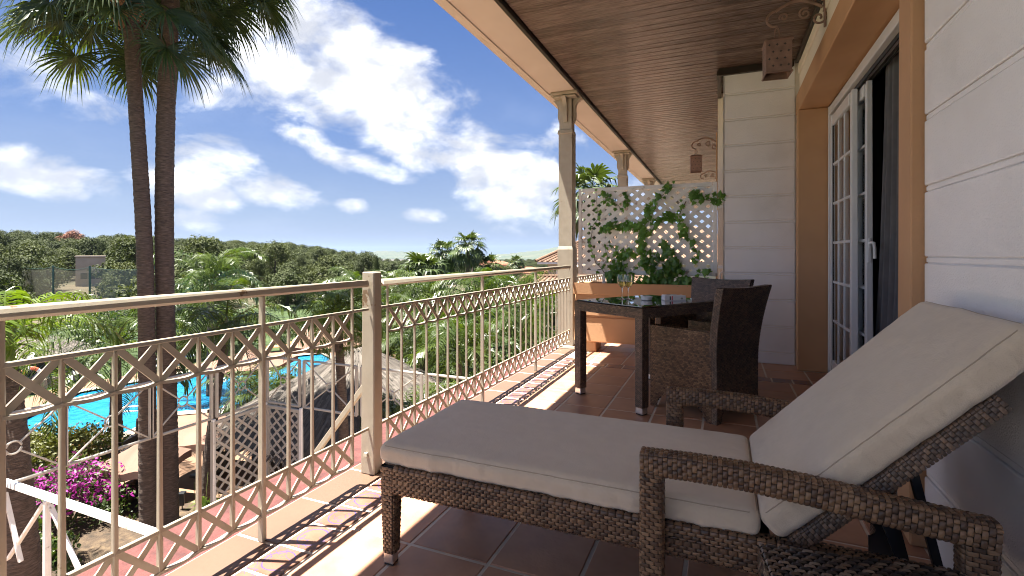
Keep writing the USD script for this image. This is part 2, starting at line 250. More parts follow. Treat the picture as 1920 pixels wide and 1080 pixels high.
look("wine", {"p": ("principled_bsdf", {"base_color": (.90, .68, .22), "roughness": 0.0, "transmission_weight": 1.0, "ior": 1.33})}, [])
look("ceramic", {"p": ("principled_bsdf", {"base_color": (.75, .75, .74), "roughness": .25})}, [])
look("chrome", {"p": ("principled_bsdf", {"base_color": (.72, .72, .72), "metallic": 1.0, "roughness": .25})}, [])
look("black_metal", {"p": ("principled_bsdf", {"base_color": (.014, .015, .018), "roughness": .42})}, [])
look("ink_black", {"p": ("principled_bsdf", {"base_color": (.03, .03, .035), "roughness": .5})}, [])
look("ink_pink", {"p": ("principled_bsdf", {"base_color": (.62, .16, .16), "roughness": .5})}, [])
look("ink_orange", {"p": ("principled_bsdf", {"base_color": (.7, .3, .07), "roughness": .5})}, [])
look("paper", {"p": ("principled_bsdf", {"base_color": (.76, .75, .76), "roughness": .55})}, [])
pm("wicker", [(0.036, 0.024, 0.0192), (0.102, 0.0576, 0.036), (0.192, 0.11, 0.0624), (0.3, 0.186, 0.106)], scale=3, island=.62, rough=.34, bump=.3, bscale=260, bdist=.001)
pm("wicker_core", [(.008, .006, .005), (.012, .009, .007)], rough=.7)
pm("wicker_dark", [(0.0497, 0.0359, 0.029), (0.117, 0.0773, 0.0566), (0.248, 0.159, 0.103)], scale=3, island=.62, rough=.38)
pm("wicker_top", [(0.0224, 0.0224, 0.028), (0.056, 0.042, 0.0336), (0.14, 0.0924, 0.063), (0.238, 0.182, 0.14)], scale=3, island=.9, rough=.32)
look("cushion_cloth", {"g": ("geometry", {}), "mp": ("mapping", {"mapping_type": "point", "scale": (1, 1, 1)}), "w": ("noise_texture", {"scale": 14.0, "detail": 9.0, "roughness": .7}), "r": ("rgb_ramp", {"ramp": [(.3, (.55, .455, .355)), (.7, (.605, .505, .395))]}),
     "f": ("noise_texture", {"scale": 330.0, "detail": 2.0}), "b": ("bump", {"strength": .4, "distance": .003}), "k": ("noise_texture", {"scale": 11.0, "detail": 4.0}), "b2": ("bump", {"strength": .26, "distance": .025}), "p": ("principled_bsdf", {"roughness": .85, "sheen_weight": .25, "sheen_roughness": .5})},
     [("g.position", "w.vector"), ("w.fac", "r.fac"), ("r.color", "p.base_color"), ("g.position", "f.vector"), ("g.position", "k.vector"), ("f.fac", "b.height"), ("k.fac", "b2.height"), ("b2.normal", "b.normal"), ("b.normal", "p.normal")])
pm("seam", [(0.35, 0.287, 0.217), (0.392, 0.322, 0.245)], rough=.9)
# painted tile: blue rings and scrolls printed on a terracotta tile (laid on the 0.165 m lattice of the border)
BX, BY, BP = -1.58, 1.265, .165
def painted(name, ox, oy):
    n = {"g": ("geometry", {}), "su": ("vector_math", {"math_type": "subtract", "vector2": (ox, oy, 0)}), "sc": ("vector_math", {"math_type": "multiply", "vector2": (1 / BP, 1 / BP, 0)}), "fr": ("vector_math", {"math_type": "fraction"}), "ce": ("vector_math", {"math_type": "subtract", "vector2": (.5, .5, 0)}),
         "ln": ("vector_math", {"math_type": "length"}), "wn": ("noise_texture", {"scale": 40.0, "detail": 2.0}), "wa": ("math", {"math_type": "multiply_add", "value2": .05}), "rg": ("math", {"math_type": "subtract", "value2": .365}), "ab": ("math", {"math_type": "absolute"}), "ring": ("math", {"math_type": "less_than", "value2": .017}),
         "vo": ("voronoi_texture", {"feature": "distance_to_edge", "scale": 36.0}), "vl": ("math", {"math_type": "less_than", "value2": .03}), "pr": ("noise_texture", {"scale": 17.0}), "pt": ("math", {"math_type": "greater_than", "value2": .5}), "an": ("math", {"math_type": "multiply"}), "mx": ("math", {"math_type": "maximum"}), "fa": ("math", {"math_type": "multiply", "value2": .7}),
         "bn": ("noise_texture", {"scale": 12.0, "detail": 5.0}), "br": ("rgb_ramp", {"ramp": [(.3, (.175, .085, .055)), (.7, (.235, .125, .085))]}), "c": ("mix", {"mix_type": "mix", "color2": (.045, .05, .19)}), "p": ("principled_bsdf", {"roughness": .3})}
    l = [("g.position", "su.vector1"), ("su.vector", "sc.vector1"), ("sc.vector", "fr.vector1"), ("fr.vector", "ce.vector1"), ("ce.vector", "ln.vector1"), ("g.position", "wn.vector"), ("wn.fac", "wa.value1"), ("ln.value", "wa.value3"), ("wa.value", "rg.value1"), ("rg.value", "ab.value1"), ("ab.value", "ring.value1"), ("g.position", "vo.vector"), ("vo.distance", "vl.value1"),
         ("g.position", "pr.vector"), ("pr.fac", "pt.value1"), ("vl.value", "an.value1"), ("pt.value", "an.value2"), ("an.value", "mx.value1"), ("ring.value", "mx.value2"), ("mx.value", "fa.value1"), ("g.position", "bn.vector"), ("bn.fac", "br.fac"), ("br.color", "c.color1"), ("fa.value", "c.fac"), ("c.color", "p.base_color")]
    look(name, n, l)
painted("painted_tile", BX, BY); painted("painted_tile_cross", -.955, 4.925)
# ---------------------------------------------------------------- balcony floor
XE = -1.80                                   # outer edge of the floor
fl = thing("balcony_floor", kind="structure")
obj("screed", cat_([box(XE + .003, .72, -1.2, 14, -.25, -.0035), box(.72, .935, 2.56, 5.5, -.25, -.0035)]), "grout", fl)
def tile(x0, x1, y0, y1, mat="terracotta", dz=None, name="tile"):
    g = .006; x0, x1 = x0 + g, x1 - g; y0, y1 = y0 + g, y1 - g
    if x1 - x0 < .02 or y1 - y0 < .02: return
    z = rng.uniform(-.0012, .0012) if dz is None else dz
    obj(name, slab(x0, x1, y0, y1, -.011, z, .004), mat, fl)
xs = [-1.115, -.785, -.455, -.125, .205, .535, .712]; YB = 4.925; P = .33
ys = [YB - P * k for k in range(14, -1, -1)]
for a, b in zip(xs[:-1], xs[1:]):
    for c, d in zip(ys[:-1], ys[1:]):
        if c < -.2: continue
        tile(a, b, c, d)
for c, d in zip(ys[:-1], ys[1:]):            # column of tiles between the painted border and the field, and the row of painted tiles by the wall
    tile(-1.415, -1.115, c, d)
xx0 = [-.955 + .33 * k for k in range(-2, 6)]
for a in np.arange(-1.415, .7, BP):          # painted cross border
    tile(a, min(a + BP, .712), YB, YB + BP, "painted_tile_cross", name="painted_tile")
for a, b in zip([-1.415] + xx0[1:-1], xx0[1:-1] + [.712]):
    for k in range(4): tile(a, b, YB + BP + P * k, YB + BP + P * (k + 1))
for k in range(-2, 40):                      # painted edge border
    y0 = BY + BP * k
    if y0 < YB + BP: tile(BX, BX + BP, y0, y0 + BP, "painted_tile", name="painted_tile")
y0 = 1.415 - P * 3
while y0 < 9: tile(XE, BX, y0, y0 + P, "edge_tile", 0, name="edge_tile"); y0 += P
for y0 in np.arange(2.56, 5.5, .32): tile(.712, .93, y0, min(y0 + .32, 5.5), "terracotta", name="sill_tile")
obj("far_paving", box(BX, .0, 6.42, 14, -.011, 0), "terracotta", fl)
led = obj("roof_ledge", T(*(lambda p: (p, [[0, 1, 3], [0, 3, 2], [2, 3, 5], [2, 5, 4], [4, 5, 7], [4, 7, 6]]))(A([[x, y, z] for x, z in ((XE, -.055), (-2.225, -.075), (-2.245, -.10), (-2.245, -.30)) for y in (-1.5, 16)]))), "red_ledge", kind="structure")
obj("facade_below", cat_([box(-1.86, 4.9, -1.5, 16, -4.75, -.26)]), "cream_wall", label="cream ground floor facade below the balcony", cat="wall")
# ---------------------------------------------------------------- railings
def railing(name, label, ys, posts, y0, y1, simple=False):
    r = thing(name, label, "railing", (-1.66, y0, 0)); oy = y0
    obj("handrail", rbox(-.028, .028, 0, y1 - y0, .955, .990, .009), "cream_paint", r)
    for z in (.842, .712, .235, .104):
        if z in (.842, .235): obj("cross_rail", rbox(-.010, .010, 0, y1 - y0, z - .007, z + .007, .002), "cream_paint", r)
    for k, y in enumerate(ys):
        yy = y - oy
        if k in posts: obj("bar", rbox(-.015, .015, yy - .013, yy + .013, 0.0, .957, .003), "cream_paint", r)
        else: obj("bar", rbox(-.0085, .0085, yy - .0085, yy + .0085, .10, .842 if 0 < k < len(ys) - 1 else .957, .002), "cream_paint", r)
    for y, y2 in zip(ys[:-1], ys[1:]):
        a, b = y - oy + .006, y2 - oy - .006; t = np.linspace(0, 1, 7); sag = .006 * (1 - (2 * t - 1) ** 2)
        for zt, zb in ((.836, .715), (.229, .107)):
            obj("cross_brace", cat_([beam((.003, a, zt), (.003, b, zb), .020, .006, (1, 0, 0)), beam((-.004, a, zb), (-.004, b, zt), .020, .006, (1, 0, 0))][::1]), "cream_paint", r)
            arc = np.stack([0 * t, a - .006 + (b - a + .012) * t, zb - .004 - sag], 1)
            m = [beam(arc[i], arc[i + 1], .018, .010) for i in range(6)]
            obj("curved_strap", cat_(m), "cream_paint", r)
    return r
b1 = [1.4165 - .1285 * k for k in range(12, 0, -1)] + [1.4165 + .1285 * k for k in range(5)]
railing("balcony_railing", "cream iron balcony railing in the foreground, left of the short square post", b1, {6, 12}, b1[0] - .02, 2.05)
b2 = [2.2075 + .1277 * k for k in range(28)]
railing("balcony_railing", "cream iron railing between the short square post and the tall column", b2, {9, 18}, 2.13, 5.68)
b3 = [6.0 + .128 * k for k in range(24)]
railing("balcony_railing", "cream iron railing of the neighbouring balcony seen under the trellis", b3, {8, 17}, 5.95, 9.1)
po = thing("railing_post", "short square cream post between the two railing panels", "post", (-1.668, 2.092, 0))
obj("shaft", rbox(-.043, .043, -.043, .043, 0, 1.03, .005), "cream_paint", po)
for y in (-.06, .052): obj("bracket", cat_([rbox(-.012, .012, y, y + .02, .095, .115, .002), rbox(-.012, .012, y, y + .02, .955, .985, .002)]), "cream_paint", po)
# ---------------------------------------------------------------- columns, eave, ceiling
ZS, ZC = 3.05, 3.085
def column(label, y):
    c = thing("column", label, "column", (-1.735, y, 0), group=None)
    w = .082
    obj("base", cat_([rbox(-.115, .125, -.115, .115, 0, .035, .006)]), "cream_paint", c)
    prof = [(w + .012, .035), (w + .012, 1.18), (w, 1.22), (w, 2.58)]
    v = []; f = []
    for h, z in prof: v += [[-h, -h, z], [h, -h, z], [h, h, z], [-h, h, z]]
    for i in range(3):
        for k in range(4): j = (k + 1) % 4; f += [[i * 4 + k, i * 4 + j, i * 4 + 4 + j], [i * 4 + k, i * 4 + 4 + j, i * 4 + 4 + k]]
    obj("shaft", T(v, f), "cream_paint", c)
    obj("collar", rbox(-w - .014, w + .014, -w - .014, w + .014, 2.56, 2.61, .006), "cream_paint", c)
    obj("neck", rbox(-w + .004, w - .004, -w + .004, w - .004, 2.61, 2.99, .004), "cream_paint", c)
    from shapely.geometry import Polygon
    z = np.linspace(0, 1, 14); out = .012 + .085 * z ** 2.2 + .016 * np.sin(z * 2 * PI) * (z < 1)
    pl = Polygon(list(zip(np.r_[out, [0, 0]], np.r_[2.70 + .29 * z, [2.99, 2.70]])))
    for k in range(4):
        m = trimesh.creation.extrude_polygon(pl, .05, engine="earcut"); m.apply_translation([0, 0, -.025]); m.apply_transform(trimesh.transformations.euler_matrix(PI / 2, 0, 0)); m.apply_translation([w - .004, 0, 0]); m.apply_transform(trimesh.transformations.rotation_matrix(k * PI / 2, [0, 0, 1]))
        obj("corbel", m, "cream_paint", c)
    obj("capital", cat_([rbox(-w - .06, w + .06, -w - .06, w + .06, 2.985, 3.012, .006), rbox(-w - .085, w + .085, -w - .085, w + .085, 3.012, ZS - .002, .006)]), "cream_paint", c)
column("tall cream column at the near end of the trellis with moulded capital", 5.81)
column("cream column rising behind the trellis, second along the eave", 9.45)
column("farthest cream column just showing under the eave beyond the trellis", 13.1)
ev = thing("eave_beam", kind="structure")
obj("soffit", box(-1.98, -1.605, -2, 24, ZS, ZS + .25), "soffit_paint", ev)
obj("fascia", cat_([rbox(-2.05, -1.982, -2, 24, ZS + .012, ZS + .22, .008), rbox(-2.11, -2.052, -2, 24, ZS + .07, ZS + .30, .01)]), "soffit_paint", ev)
obj("bead", rbox(-1.945, -1.925, -2, 24, ZS - .012, ZS - .001, .003), "soffit_paint", ev)
obj("inner_trim", rbox(-1.603, -1.565, -2, 24, ZS - .006, ZC + .06, .004), "dark_trim", ev)
ce = thing("balcony_ceiling", kind="structure")
obj("roof_deck", box(-2.0, 6, -2, 24, ZC + .26, ZC + .34), "dark_trim", ce)
obj("backing", box(-1.565, 5, -2, 24, ZC + .02, ZC + .05), "dark_trim", ce)
y0 = -1.0; k = 0
while y0 < 14:
    obj("plank", slab(-1.562, 5.0 if y0 > 5.8 else .70, y0, y0 + .096, ZC + rng.uniform(0, .002), ZC + .02, .006, "z-"), "dark_wood", ce); y0 += .1; k += 1
obj("far_planks", box(-1.562, 5, 14, 24, ZC, ZC + .02), "dark_wood", ce, kind="stuff")
obj("wall_trim", cat_([rbox(.655, .70, -1.5, 5.70, ZC - .055, ZC - .002, .004), rbox(-.05, .655, 5.70, 5.745, ZC - .075, ZC - .002, .004), rbox(-.062, -.02, 5.745, 16, ZC - .06, ZC - .002, .004)]), "dark_trim", ce)
# ---------------------------------------------------------------- house wall, pier, door surround
XW = .705
def boards(parent, mat, kind, a0, a1, at, zs, step=.27):
    """wall boards with a moulded joint between them; kind 'x': a wall facing -x, spanning y; 'y': a wall facing -y, spanning x"""
    z = zs
    while z < ZC - .01:
        z1 = min(z + step, ZC - .002)
        for (p, q, d) in ((z, z1 - .026, .012), (z1 - .022, z1 - .004, .006)):
            if q - p < .008: continue
            c = .004 if d > .01 else .002
            m = slab(at - d, at, a0, a1, p, q, c, "x-") if kind == "x" else slab(a0, a1, at - d, at, p, q, c, "y-")
            obj("board" if d > .01 else "bead", m, mat, parent)
        z += step
w1 = thing("house_wall", "white boarded house wall beside the lounger backrest", "wall")
obj("core", box(XW + .012, 1.3, -1.5, 2.362, -.2, ZC), "white_wall", w1); boards(w1, "white_wall", "x", -1.5, 2.36, XW + .012, .032)
obj("over_door", box(XW + .012, 1.3, 2.362, 5.74, 2.70, ZC), "cream_wall", w1)
obj("lintel_board", slab(XW, XW + .011, 2.364, 5.74, 2.775, 2.93, .005, "x-"), "cream_wall", w1); obj("lintel_board", slab(XW - .012, XW + .011, 2.364, 5.74, 2.934, 3.03, .008, "x-"), "cream_wall", w1)
w2 = thing("wall_pier", "boarded pier between the two balconies, behind the far wicker chair", "wall")
obj("core", box(.012, 1.3, 5.762, 6.6, -.2, ZC), "cream_wall", w2); boards(w2, "white_wall", "y", .0, .668, 5.762, .122)
obj("skirting", slab(.0, .668, 5.744, 5.762, .0, .116, .006, "y-"), "white_wall", w2)
obj("side_face", slab(.0, .012, 5.75, 6.6, 0, ZC, .004, "x-"), "cream_wall", w2)
w3 = thing("neighbour_wall", "ochre wall strip of the neighbouring balcony beyond the pier", "wall")
obj("core", box(-.06, 1.3, 6.602, 16, -.2, ZC), "cream_wall", w3); obj("trim", rbox(-.085, -.061, 6.604, 6.95, 0, 2.62, .004), "ochre_wall", w3); obj("trim", rbox(-.085, -.061, 9.2, 9.4, 0, 2.62, .004), "ochre_wall", w3); obj("drainpipe", tube([(-.03, 6.3, z) for z in (0, .9)] + [(.01, 6.3, .93)], .012), "white_paint", w2)
for z in (.97, 1.62): obj("stub", rbox(-.055, -.0, 5.79, 5.81, z, z + .03, .003), "white_paint", w2)
sd = thing("door_surround", "ochre plaster surround framing the sliding door", "door surround")
XS = .66
obj("jamb", rbox(XS, .935, 2.362, 2.56, 0, 2.515, .006), "ochre_wall", sd); obj("jamb", rbox(XS, .935, 5.50, 5.742, 0, 2.515, .006), "ochre_wall", sd)
obj("lintel", rbox(XS, .935, 2.362, 5.742, 2.517, 2.72, .006), "ochre_wall", sd)
# ---------------------------------------------------------------- sliding door, curtain, room
dr = thing("sliding_door", "white framed sliding door with barred panes, pushed half open", "door", (.90, 2.56, 0))
W = lambda *a: rbox(*a, .004)
obj("outer_frame", cat_([W(0, .14, 2.87, 2.935, 0, 2.5), W(0, .14, 0.004, .06, 0, 2.5), W(0, .14, .06, 2.87, 2.42, 2.5), W(0, .14, .06, 2.87, 0.0, .03)]), "pvc", dr)
obj("track", cat_([W(.045, .055, .062, 2.868, 2.39, 2.418), W(.095, .105, .062, 2.868, 2.39, 2.418), W(.045, .055, .062, 2.868, .031, .045)]), "rubber", dr)
def leafd(name, x0, ya, yb, muntin=True, sw=.09, handle=False):
    f = obj(name, cat_([W(x0, x0 + .045, ya, ya + sw, .05, 2.385), W(x0, x0 + .045, yb - sw, yb, .05, 2.385), W(x0, x0 + .045, ya + sw, yb - sw, .05, .16), W(x0, x0 + .045, ya + sw, yb - sw, 2.29, 2.385)]), "pvc", dr)
    obj("pane", box(x0 + .019, x0 + .025, ya + sw, yb - sw, .16, 2.29), "pane_glass", f)
    bars = [W(x0 + .01, x0 + .034, y - .011, y + .011, .16, 2.29) for y in np.linspace(ya + sw, yb - sw, 4)[1:-1]]
    bars += [W(x0 + .012, x0 + .032, ya + sw, yb - sw, z - .011, z + .011) for z in np.linspace(.16, 2.29, 7)[1:-1]]
    for b in bars: obj("glazing_bar", b, "pvc", f)
    obj("gasket", cat_([box(x0 + .014, x0 + .030, y, y + .008, .16, 2.29) for y in (ya + sw, yb - sw - .008)]), "rubber", f)
    return f
leafd("fixed_leaf", .002, 1.96, 2.868, sw=.11); lf = leafd("sliding_leaf", .056, 1.78, 2.70)
obj("handle", cat_([W(.062, .09, 1.768, 1.779, 1.06, 1.24), tube([(.076, 1.775, 1.20), (.076, 1.72, 1.205), (.076, 1.66, 1.20), (.076, 1.64, 1.16), (.076, 1.638, 1.09)], .010)]), "pvc", dr)
cu = []; yy = np.linspace(0, 1, 60)
def curtain_mesh():
    zz = np.linspace(0, 1, 24); v = []
    for z in zz:
        wdt = .42 + .28 * (1 - z) ** 1.4; y = 3.80 - .10 * np.sin(z * 3.0) * (1 - z) + wdt * yy + .12 * (1 - z)
        v.append(np.stack([1.08 + .035 * np.sin(yy * 2 * PI * 6 + z) + .012 * np.sin(yy * 31), y, np.full_like(yy, .02 + z * 2.45)], 1))
    return T(np.vstack(v), grid_faces(23, 59))
obj("curtain", curtain_mesh(), "curtain", label="dark grey curtain hanging inside the open sliding door", cat="curtain", smooth=True)
rm = thing("room", kind="structure")
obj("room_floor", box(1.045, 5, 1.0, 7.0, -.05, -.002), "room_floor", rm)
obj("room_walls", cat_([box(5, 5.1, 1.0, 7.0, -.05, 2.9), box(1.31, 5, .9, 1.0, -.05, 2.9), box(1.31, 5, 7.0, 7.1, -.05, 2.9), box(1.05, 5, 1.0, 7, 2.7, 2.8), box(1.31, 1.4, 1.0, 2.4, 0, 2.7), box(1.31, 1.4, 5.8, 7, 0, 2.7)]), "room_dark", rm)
# ---------------------------------------------------------------- lanterns on scrolled brackets
def spiral(c, r0, r1, a0, turns, n=30):
    a = np.radians(a0) + np.linspace(0, turns * 2 * PI, n); r = np.linspace(r0, r1, n); return np.stack([c[0] + r * np.cos(a), np.zeros(n), c[1] + r * np.sin(a)], 1)
def bracket(label, loc, s=1.0):
    b = thing("wall_bracket", label, "bracket", loc, s=s)            # local: wall at x=0, arm to -x
    t = np.linspace(0, 1, 24)
    arm = np.stack([-.02 - .31 * t, 0 * t, .02 + .075 * np.sin(t * PI * .9)], 1)
    obj("arm", tube(arm, .0115), "rusty_iron", b)
    obj("hook", tube(spiral((-.33, -.02), .065, .05, 95, .52, 20), .0105), "rusty_iron", b)
    obj("scroll", tube(spiral((-.275, -.012), .032, .008, 200, -1.2), .008), "rusty_iron", b); obj("scroll", tube(spiral((-.135, -.01), .045, .010, 60, 1.4), .008), "rusty_iron", b)
    obj("scroll", tube(spiral((-.045, -.055), .055, .010, 60, -1.3), .0085), "rusty_iron", b)
    obj("back_plate", rbox(-.014, -.001, -.016, .016, -.13, .07, .004), "rusty_iron", b); obj("finial", trimesh.creation.icosphere(1, .012).apply_translation([-.02, 0, .075]), "rusty_iron", b)
def lantern(label, loc, s=1.0, rz=0.0):
    l = thing("lantern", label, "lantern", loc, rz, s)              # local: hanging point at z=0
    obj("chain", cat_([tube(np.stack([.016 * np.cos(q), 0 * q, -.045 + .05 * np.sin(q)], 1), .005, 6, closed=True) for q in [np.linspace(0, 2 * PI, 18)[:-1]]]), "rusty_iron", l)
    obj("lid", cat_([rbox(-.095, .095, -.095, .095, -.115, -.102, .004), rbox(-.078, .078, -.078, .078, -.102, -.092, .004)]), "rusty_iron", l)
    h = .083
    sides = [box(-h, h, -h, -h + .003, -.335, -.115), box(-h, h, h - .003, h, -.335, -.115), box(-h, -h + .003, -h + .003, h - .003, -.335, -.115), box(h - .003, h, -h + .003, h - .003, -.335, -.115)]
    bd = obj("body", cat_(sides), "rusty_iron", l)
    obj("rim", cat_([rbox(-.09, .09, -.09, -.08, -.345, -.333, .002), rbox(-.09, .09, .08, .09, -.345, -.333, .002), rbox(-.09, -.08, -.08, .08, -.345, -.333, .002), rbox(.08, .09, -.08, .08, -.345, -.333, .002)]), "rusty_iron", l)
    st = []
    for k in range(2):
        for i in range(3):
            for j in range(4):
                u, z = -.05 + .05 * i + (.012 if j % 2 else -.012), -.145 - .05 * j
                a = np.arange(8) / 8 * 2 * PI; r = np.where(np.arange(8) % 2, .005, .011); o = -h - .0012
                pts = np.stack([u + r * np.cos(a), np.full(8, o), z + r * np.sin(a)], 1); c = A([[u, o, z]])
                if k: pts = pts[:, [1, 0, 2]]; c = c[:, [1, 0, 2]]
                st.append(T(np.vstack([pts, c]), [[q, (q + 1) % 8, 8] for q in range(8)]))
    obj("cut_star", cat_(st), "ink_black", bd, kind="stuff")
bracket("scrolled iron wall bracket above the sliding door", (.70, 4.3, 2.935)); lantern("square pierced iron lantern hanging above the sliding door", (.378, 4.3, 2.845), 1.05, .08)
bracket("smaller scrolled bracket beyond the pier, carrying the distant lantern", (-.085, 8.7, 2.92)); lantern("small distant iron lantern hanging beyond the pier", (-.41, 8.7, 2.83), 1.05, .1)
bracket("faint scrolled bracket farthest along the neighbouring ceiling", (-.085, 12.2, 2.92))
look("table_glass", {"p": ("principled_bsdf", {"base_color": (.02, .025, .024), "roughness": .02, "specular_ior_level": .9, "coat_weight": 1.0, "coat_roughness": .01})}, [])
# ---------------------------------------------------------------- lounger
def cushion(L, W, Th, r=.030, puff=.012, seed=1, nx=170, ny=84):
    """a soft box, its base at z=0, from x=0..L, y=0..W"""
    nz = 12
    def face(n1, n2): u, v = np.meshgrid(np.linspace(0, 1, n1 + 1), np.linspace(0, 1, n2 + 1), indexing="ij"); return u.ravel(), v.ravel(), grid_faces(n1, n2)
    ms = []
    u, v, f = face(nx, ny); o = np.ones_like(u); ms += [T(np.stack([u, v, o], 1), f), T(np.stack([u, v, 0 * o], 1), f[:, ::-1])]
    u, v, f = face(nx, nz); o = np.ones_like(u); ms += [T(np.stack([u, 0 * o, v], 1), f), T(np.stack([u, o, v], 1), f[:, ::-1])]
    u, v, f = face(ny, nz); o = np.ones_like(u); ms += [T(np.stack([o, u, v], 1), f), T(np.stack([0 * o, u, v], 1), f[:, ::-1])]
    m = cat_(ms); m.merge_vertices(digits_vertex=7); p = A(m.vertices); S = A([L, W, Th]); q = p * S
    q = q.copy(); i = np.clip(q, r, S - r); d = q - i; n = np.linalg.norm(d, axis=1, keepdims=True); q = np.where(n > 0, i + d / np.maximum(n, 1e-9) * np.minimum(r, np.maximum(np.abs(d).max(1, keepdims=True), 0)), q)
    q0 = q.copy(); x, y, z = p.T; mid = (1 - (2 * x - 1) ** 6) * (1 - (2 * y - 1) ** 4)
    q[:, 2] += np.where(z > .5, 1, -.25) * puff * mid
    edge = np.exp(-((np.minimum(y, 1 - y) * W) / .03) ** 2) + np.exp(-((np.minimum(x, 1 - x) * L) / .03) ** 2)
    w = meshkit.fbm(np.stack([q[:, 0] * 26, q[:, 1] * 9, q[:, 2] * 6], 1), 3, seed) - .5; w2 = meshkit.fbm(q * 5, 3, seed + 5) - .5
    out = q - A([L / 2, W / 2, Th / 2]); out[:, 0] *= .05
    out /= np.linalg.norm(out, axis=1, keepdims=True)
    q += out * (w * .014 * np.clip(edge, 0, 1) + w2 * .009)[:, None]
    q[:, 1] += np.where(p[:, 1] < .5, -1, 1) * .004 * np.sin(p[:, 2] * PI) * (np.minimum(p[:, 1], 1 - p[:, 1]) < .02)
    m.vertices = q; D_ = q - q0
    def seam():
        c = r * .30; pts = []
        path = [(x_, c, Th - c) for x_ in np.linspace(r, L - r, 60)] + [(L - c, y_, Th - c) for y_ in np.linspace(r, W - r, 32)] + [(x_, W - c, Th - c) for x_ in np.linspace(L - r, r, 60)] + [(c, y_, Th - c) for y_ in np.linspace(W - r, r, 32)]
        pts = A(path); d, k = __import__("scipy.spatial", fromlist=["cKDTree"]).cKDTree(q0).query(pts, k=3); return tube(pts + D_[k].mean(1), .0017, 6, closed=True)
    return m, seam()
lo = thing("sun_lounger", "brown wicker sun lounger with beige cushion and raised back, against the white wall", "sun lounger", (0, 0, 0))
Y0, Y1 = 1.475, 2.135
rail = lambda x0, x1, y, z0, z1, out: patch((x0, y, z0), (x1, y, z0), (x0, y, z1)) if out < 0 else patch((x1, y, z0), (x0, y, z0), (x1, y, z1))
def side_rail(y, nm):
    wrap_weave(nm, [(bar([(-1.09, y, .311), (-.3, y, .311), (.13, y, .315)], .045, .094, pw=7), 52, 25), (bar([(.13, y, .335), (.33, y, .335), (.505, y, .333)], .045, .062, pw=5), 20, 18)], lo)
side_rail(Y0 + .022, "side_rail"); side_rail(Y1 - .022, "side_rail")
wrap_weave("foot_rail", [(bar([(-1.117, Y0 + .02, .311), (-1.117, Y1 - .02, .311)], .045, .094, side=(1, 0, 0), pw=7), 30, 26)], lo)
for y in (Y0 + .026, Y1 - .026):
    l = wrap_weave("leg", [(lambda s, t, g=bar([(-1.112, y, .357), (-1.112, y, .26), (-1.112, y, .042)], .058, .058, pw=7, taper=.74): g(t, s), 9, 28)], lo)
    obj("top_cap", rbox(-1.138, -1.086, y - .026, y + .026, .346, .3555, .004), "wicker_core", l); obj("foot_cap", cat_([rbox(-1.134, -1.090, y - .022, y + .022, .006, .044, .003)]), "chrome", l); obj("foot_pad", rbox(-1.131, -1.093, y - .019, y + .019, 0, .006, .001), "rubber", l)
for sgn, y in ((-1, 1.448), (1, 2.162)):
    arm = [(-.215, y, .535), (-.08, y, .539), (.06, y, .537), (.2, y, .527), (.35, y, .511), (.50, y, .497), (.562, y, .492)]
    wrap_weave("armrest", [(bar(arm, .058, .060, pw=5), 19, 38)] if False else [(lambda s, t, g=bar(arm, .058, .060, pw=5): g(t, s), 10, 62)], lo, lift=.0045)
    for k, (x, zt) in enumerate(((-.184, .512), (.528, .47))):
        l = wrap_weave("arm_post", [(lambda s, t, g=bar([(x, y, .035), (x, y, zt)], .056, .060 if k == 0 else .066, pw=6): g(t, s), 9, 44 if zt > .49 else 40)], lo, lift=.004)
        obj("foot_cap", rbox(x - .024, x + .024, y - .024, y + .024, .004, .036, .003), "chrome", l); obj("foot_pad", rbox(x - .021, x + .021, y - .021, y + .021, 0, .004, .001), "rubber", l)
    for x in (-.184, .505): obj("stretcher", rbox(x - .02, x + .02, min(y, y - sgn * .03), max(y, y - sgn * .03), .29, .34, .004), "black_metal", lo)
sw = cat_([box(-1.09, .10, Y0 + .05, Y1 - .05, .338, .350)]); obj("seat_base", sw, "wicker_core", lo)
for x in (-.75, -.35, .11): obj("cross_bar", rbox(x - .015, x + .015, Y0 + .045, Y1 - .045, .29, .336, .003), "black_metal", lo)
cs, sm = cushion(1.262, .632, .078, seed=3); cm_ = obj("seat_cushion", moved(cs, (-1.168, 1.487, .351)), "cushion_cloth", lo, smooth=True); obj("piping", moved(sm, (-1.168, 1.487, .351)), "seam", cm_)
bk, sm = cushion(.785, .640, .088, seed=11, puff=.014)
M = np.eye(4); a = math.radians(45.5); ca, sa = math.cos(a), math.sin(a); M[:3, 0] = [ca, 0, sa]; M[:3, 1] = [0, 1, 0]; M[:3, 2] = [-sa, 0, ca]; M[:3, 3] = [.142, 1.483, .352]
bk.apply_transform(M); sm.apply_transform(M); bc = obj("back_cushion", bk, "cushion_cloth", lo, smooth=True); obj("piping", sm, "seam", bc)
for y in (Y0 + .030, Y1 - .030):
    q0, q1 = A([.135, y, .315]), A([.135, y, .315]) + A([ca, 0, sa]) * .655
    wrap_weave("back_rail", [(lambda s, t, g=bar([q0, (q0 + q1) / 2, q1], .036, .040, pw=5): g(t, s), 8, 58)], lo, mat="wicker_dark")
for k in (.12, .36, .62):
    q = A([.135, 0, .315]) + A([ca, 0, sa]) * k; obj("back_slat", beam(q + [0, Y0 + .05, 0], q + [0, Y1 - .05, 0], .03, .016, (-sa, 0, ca)), "black_metal", lo)
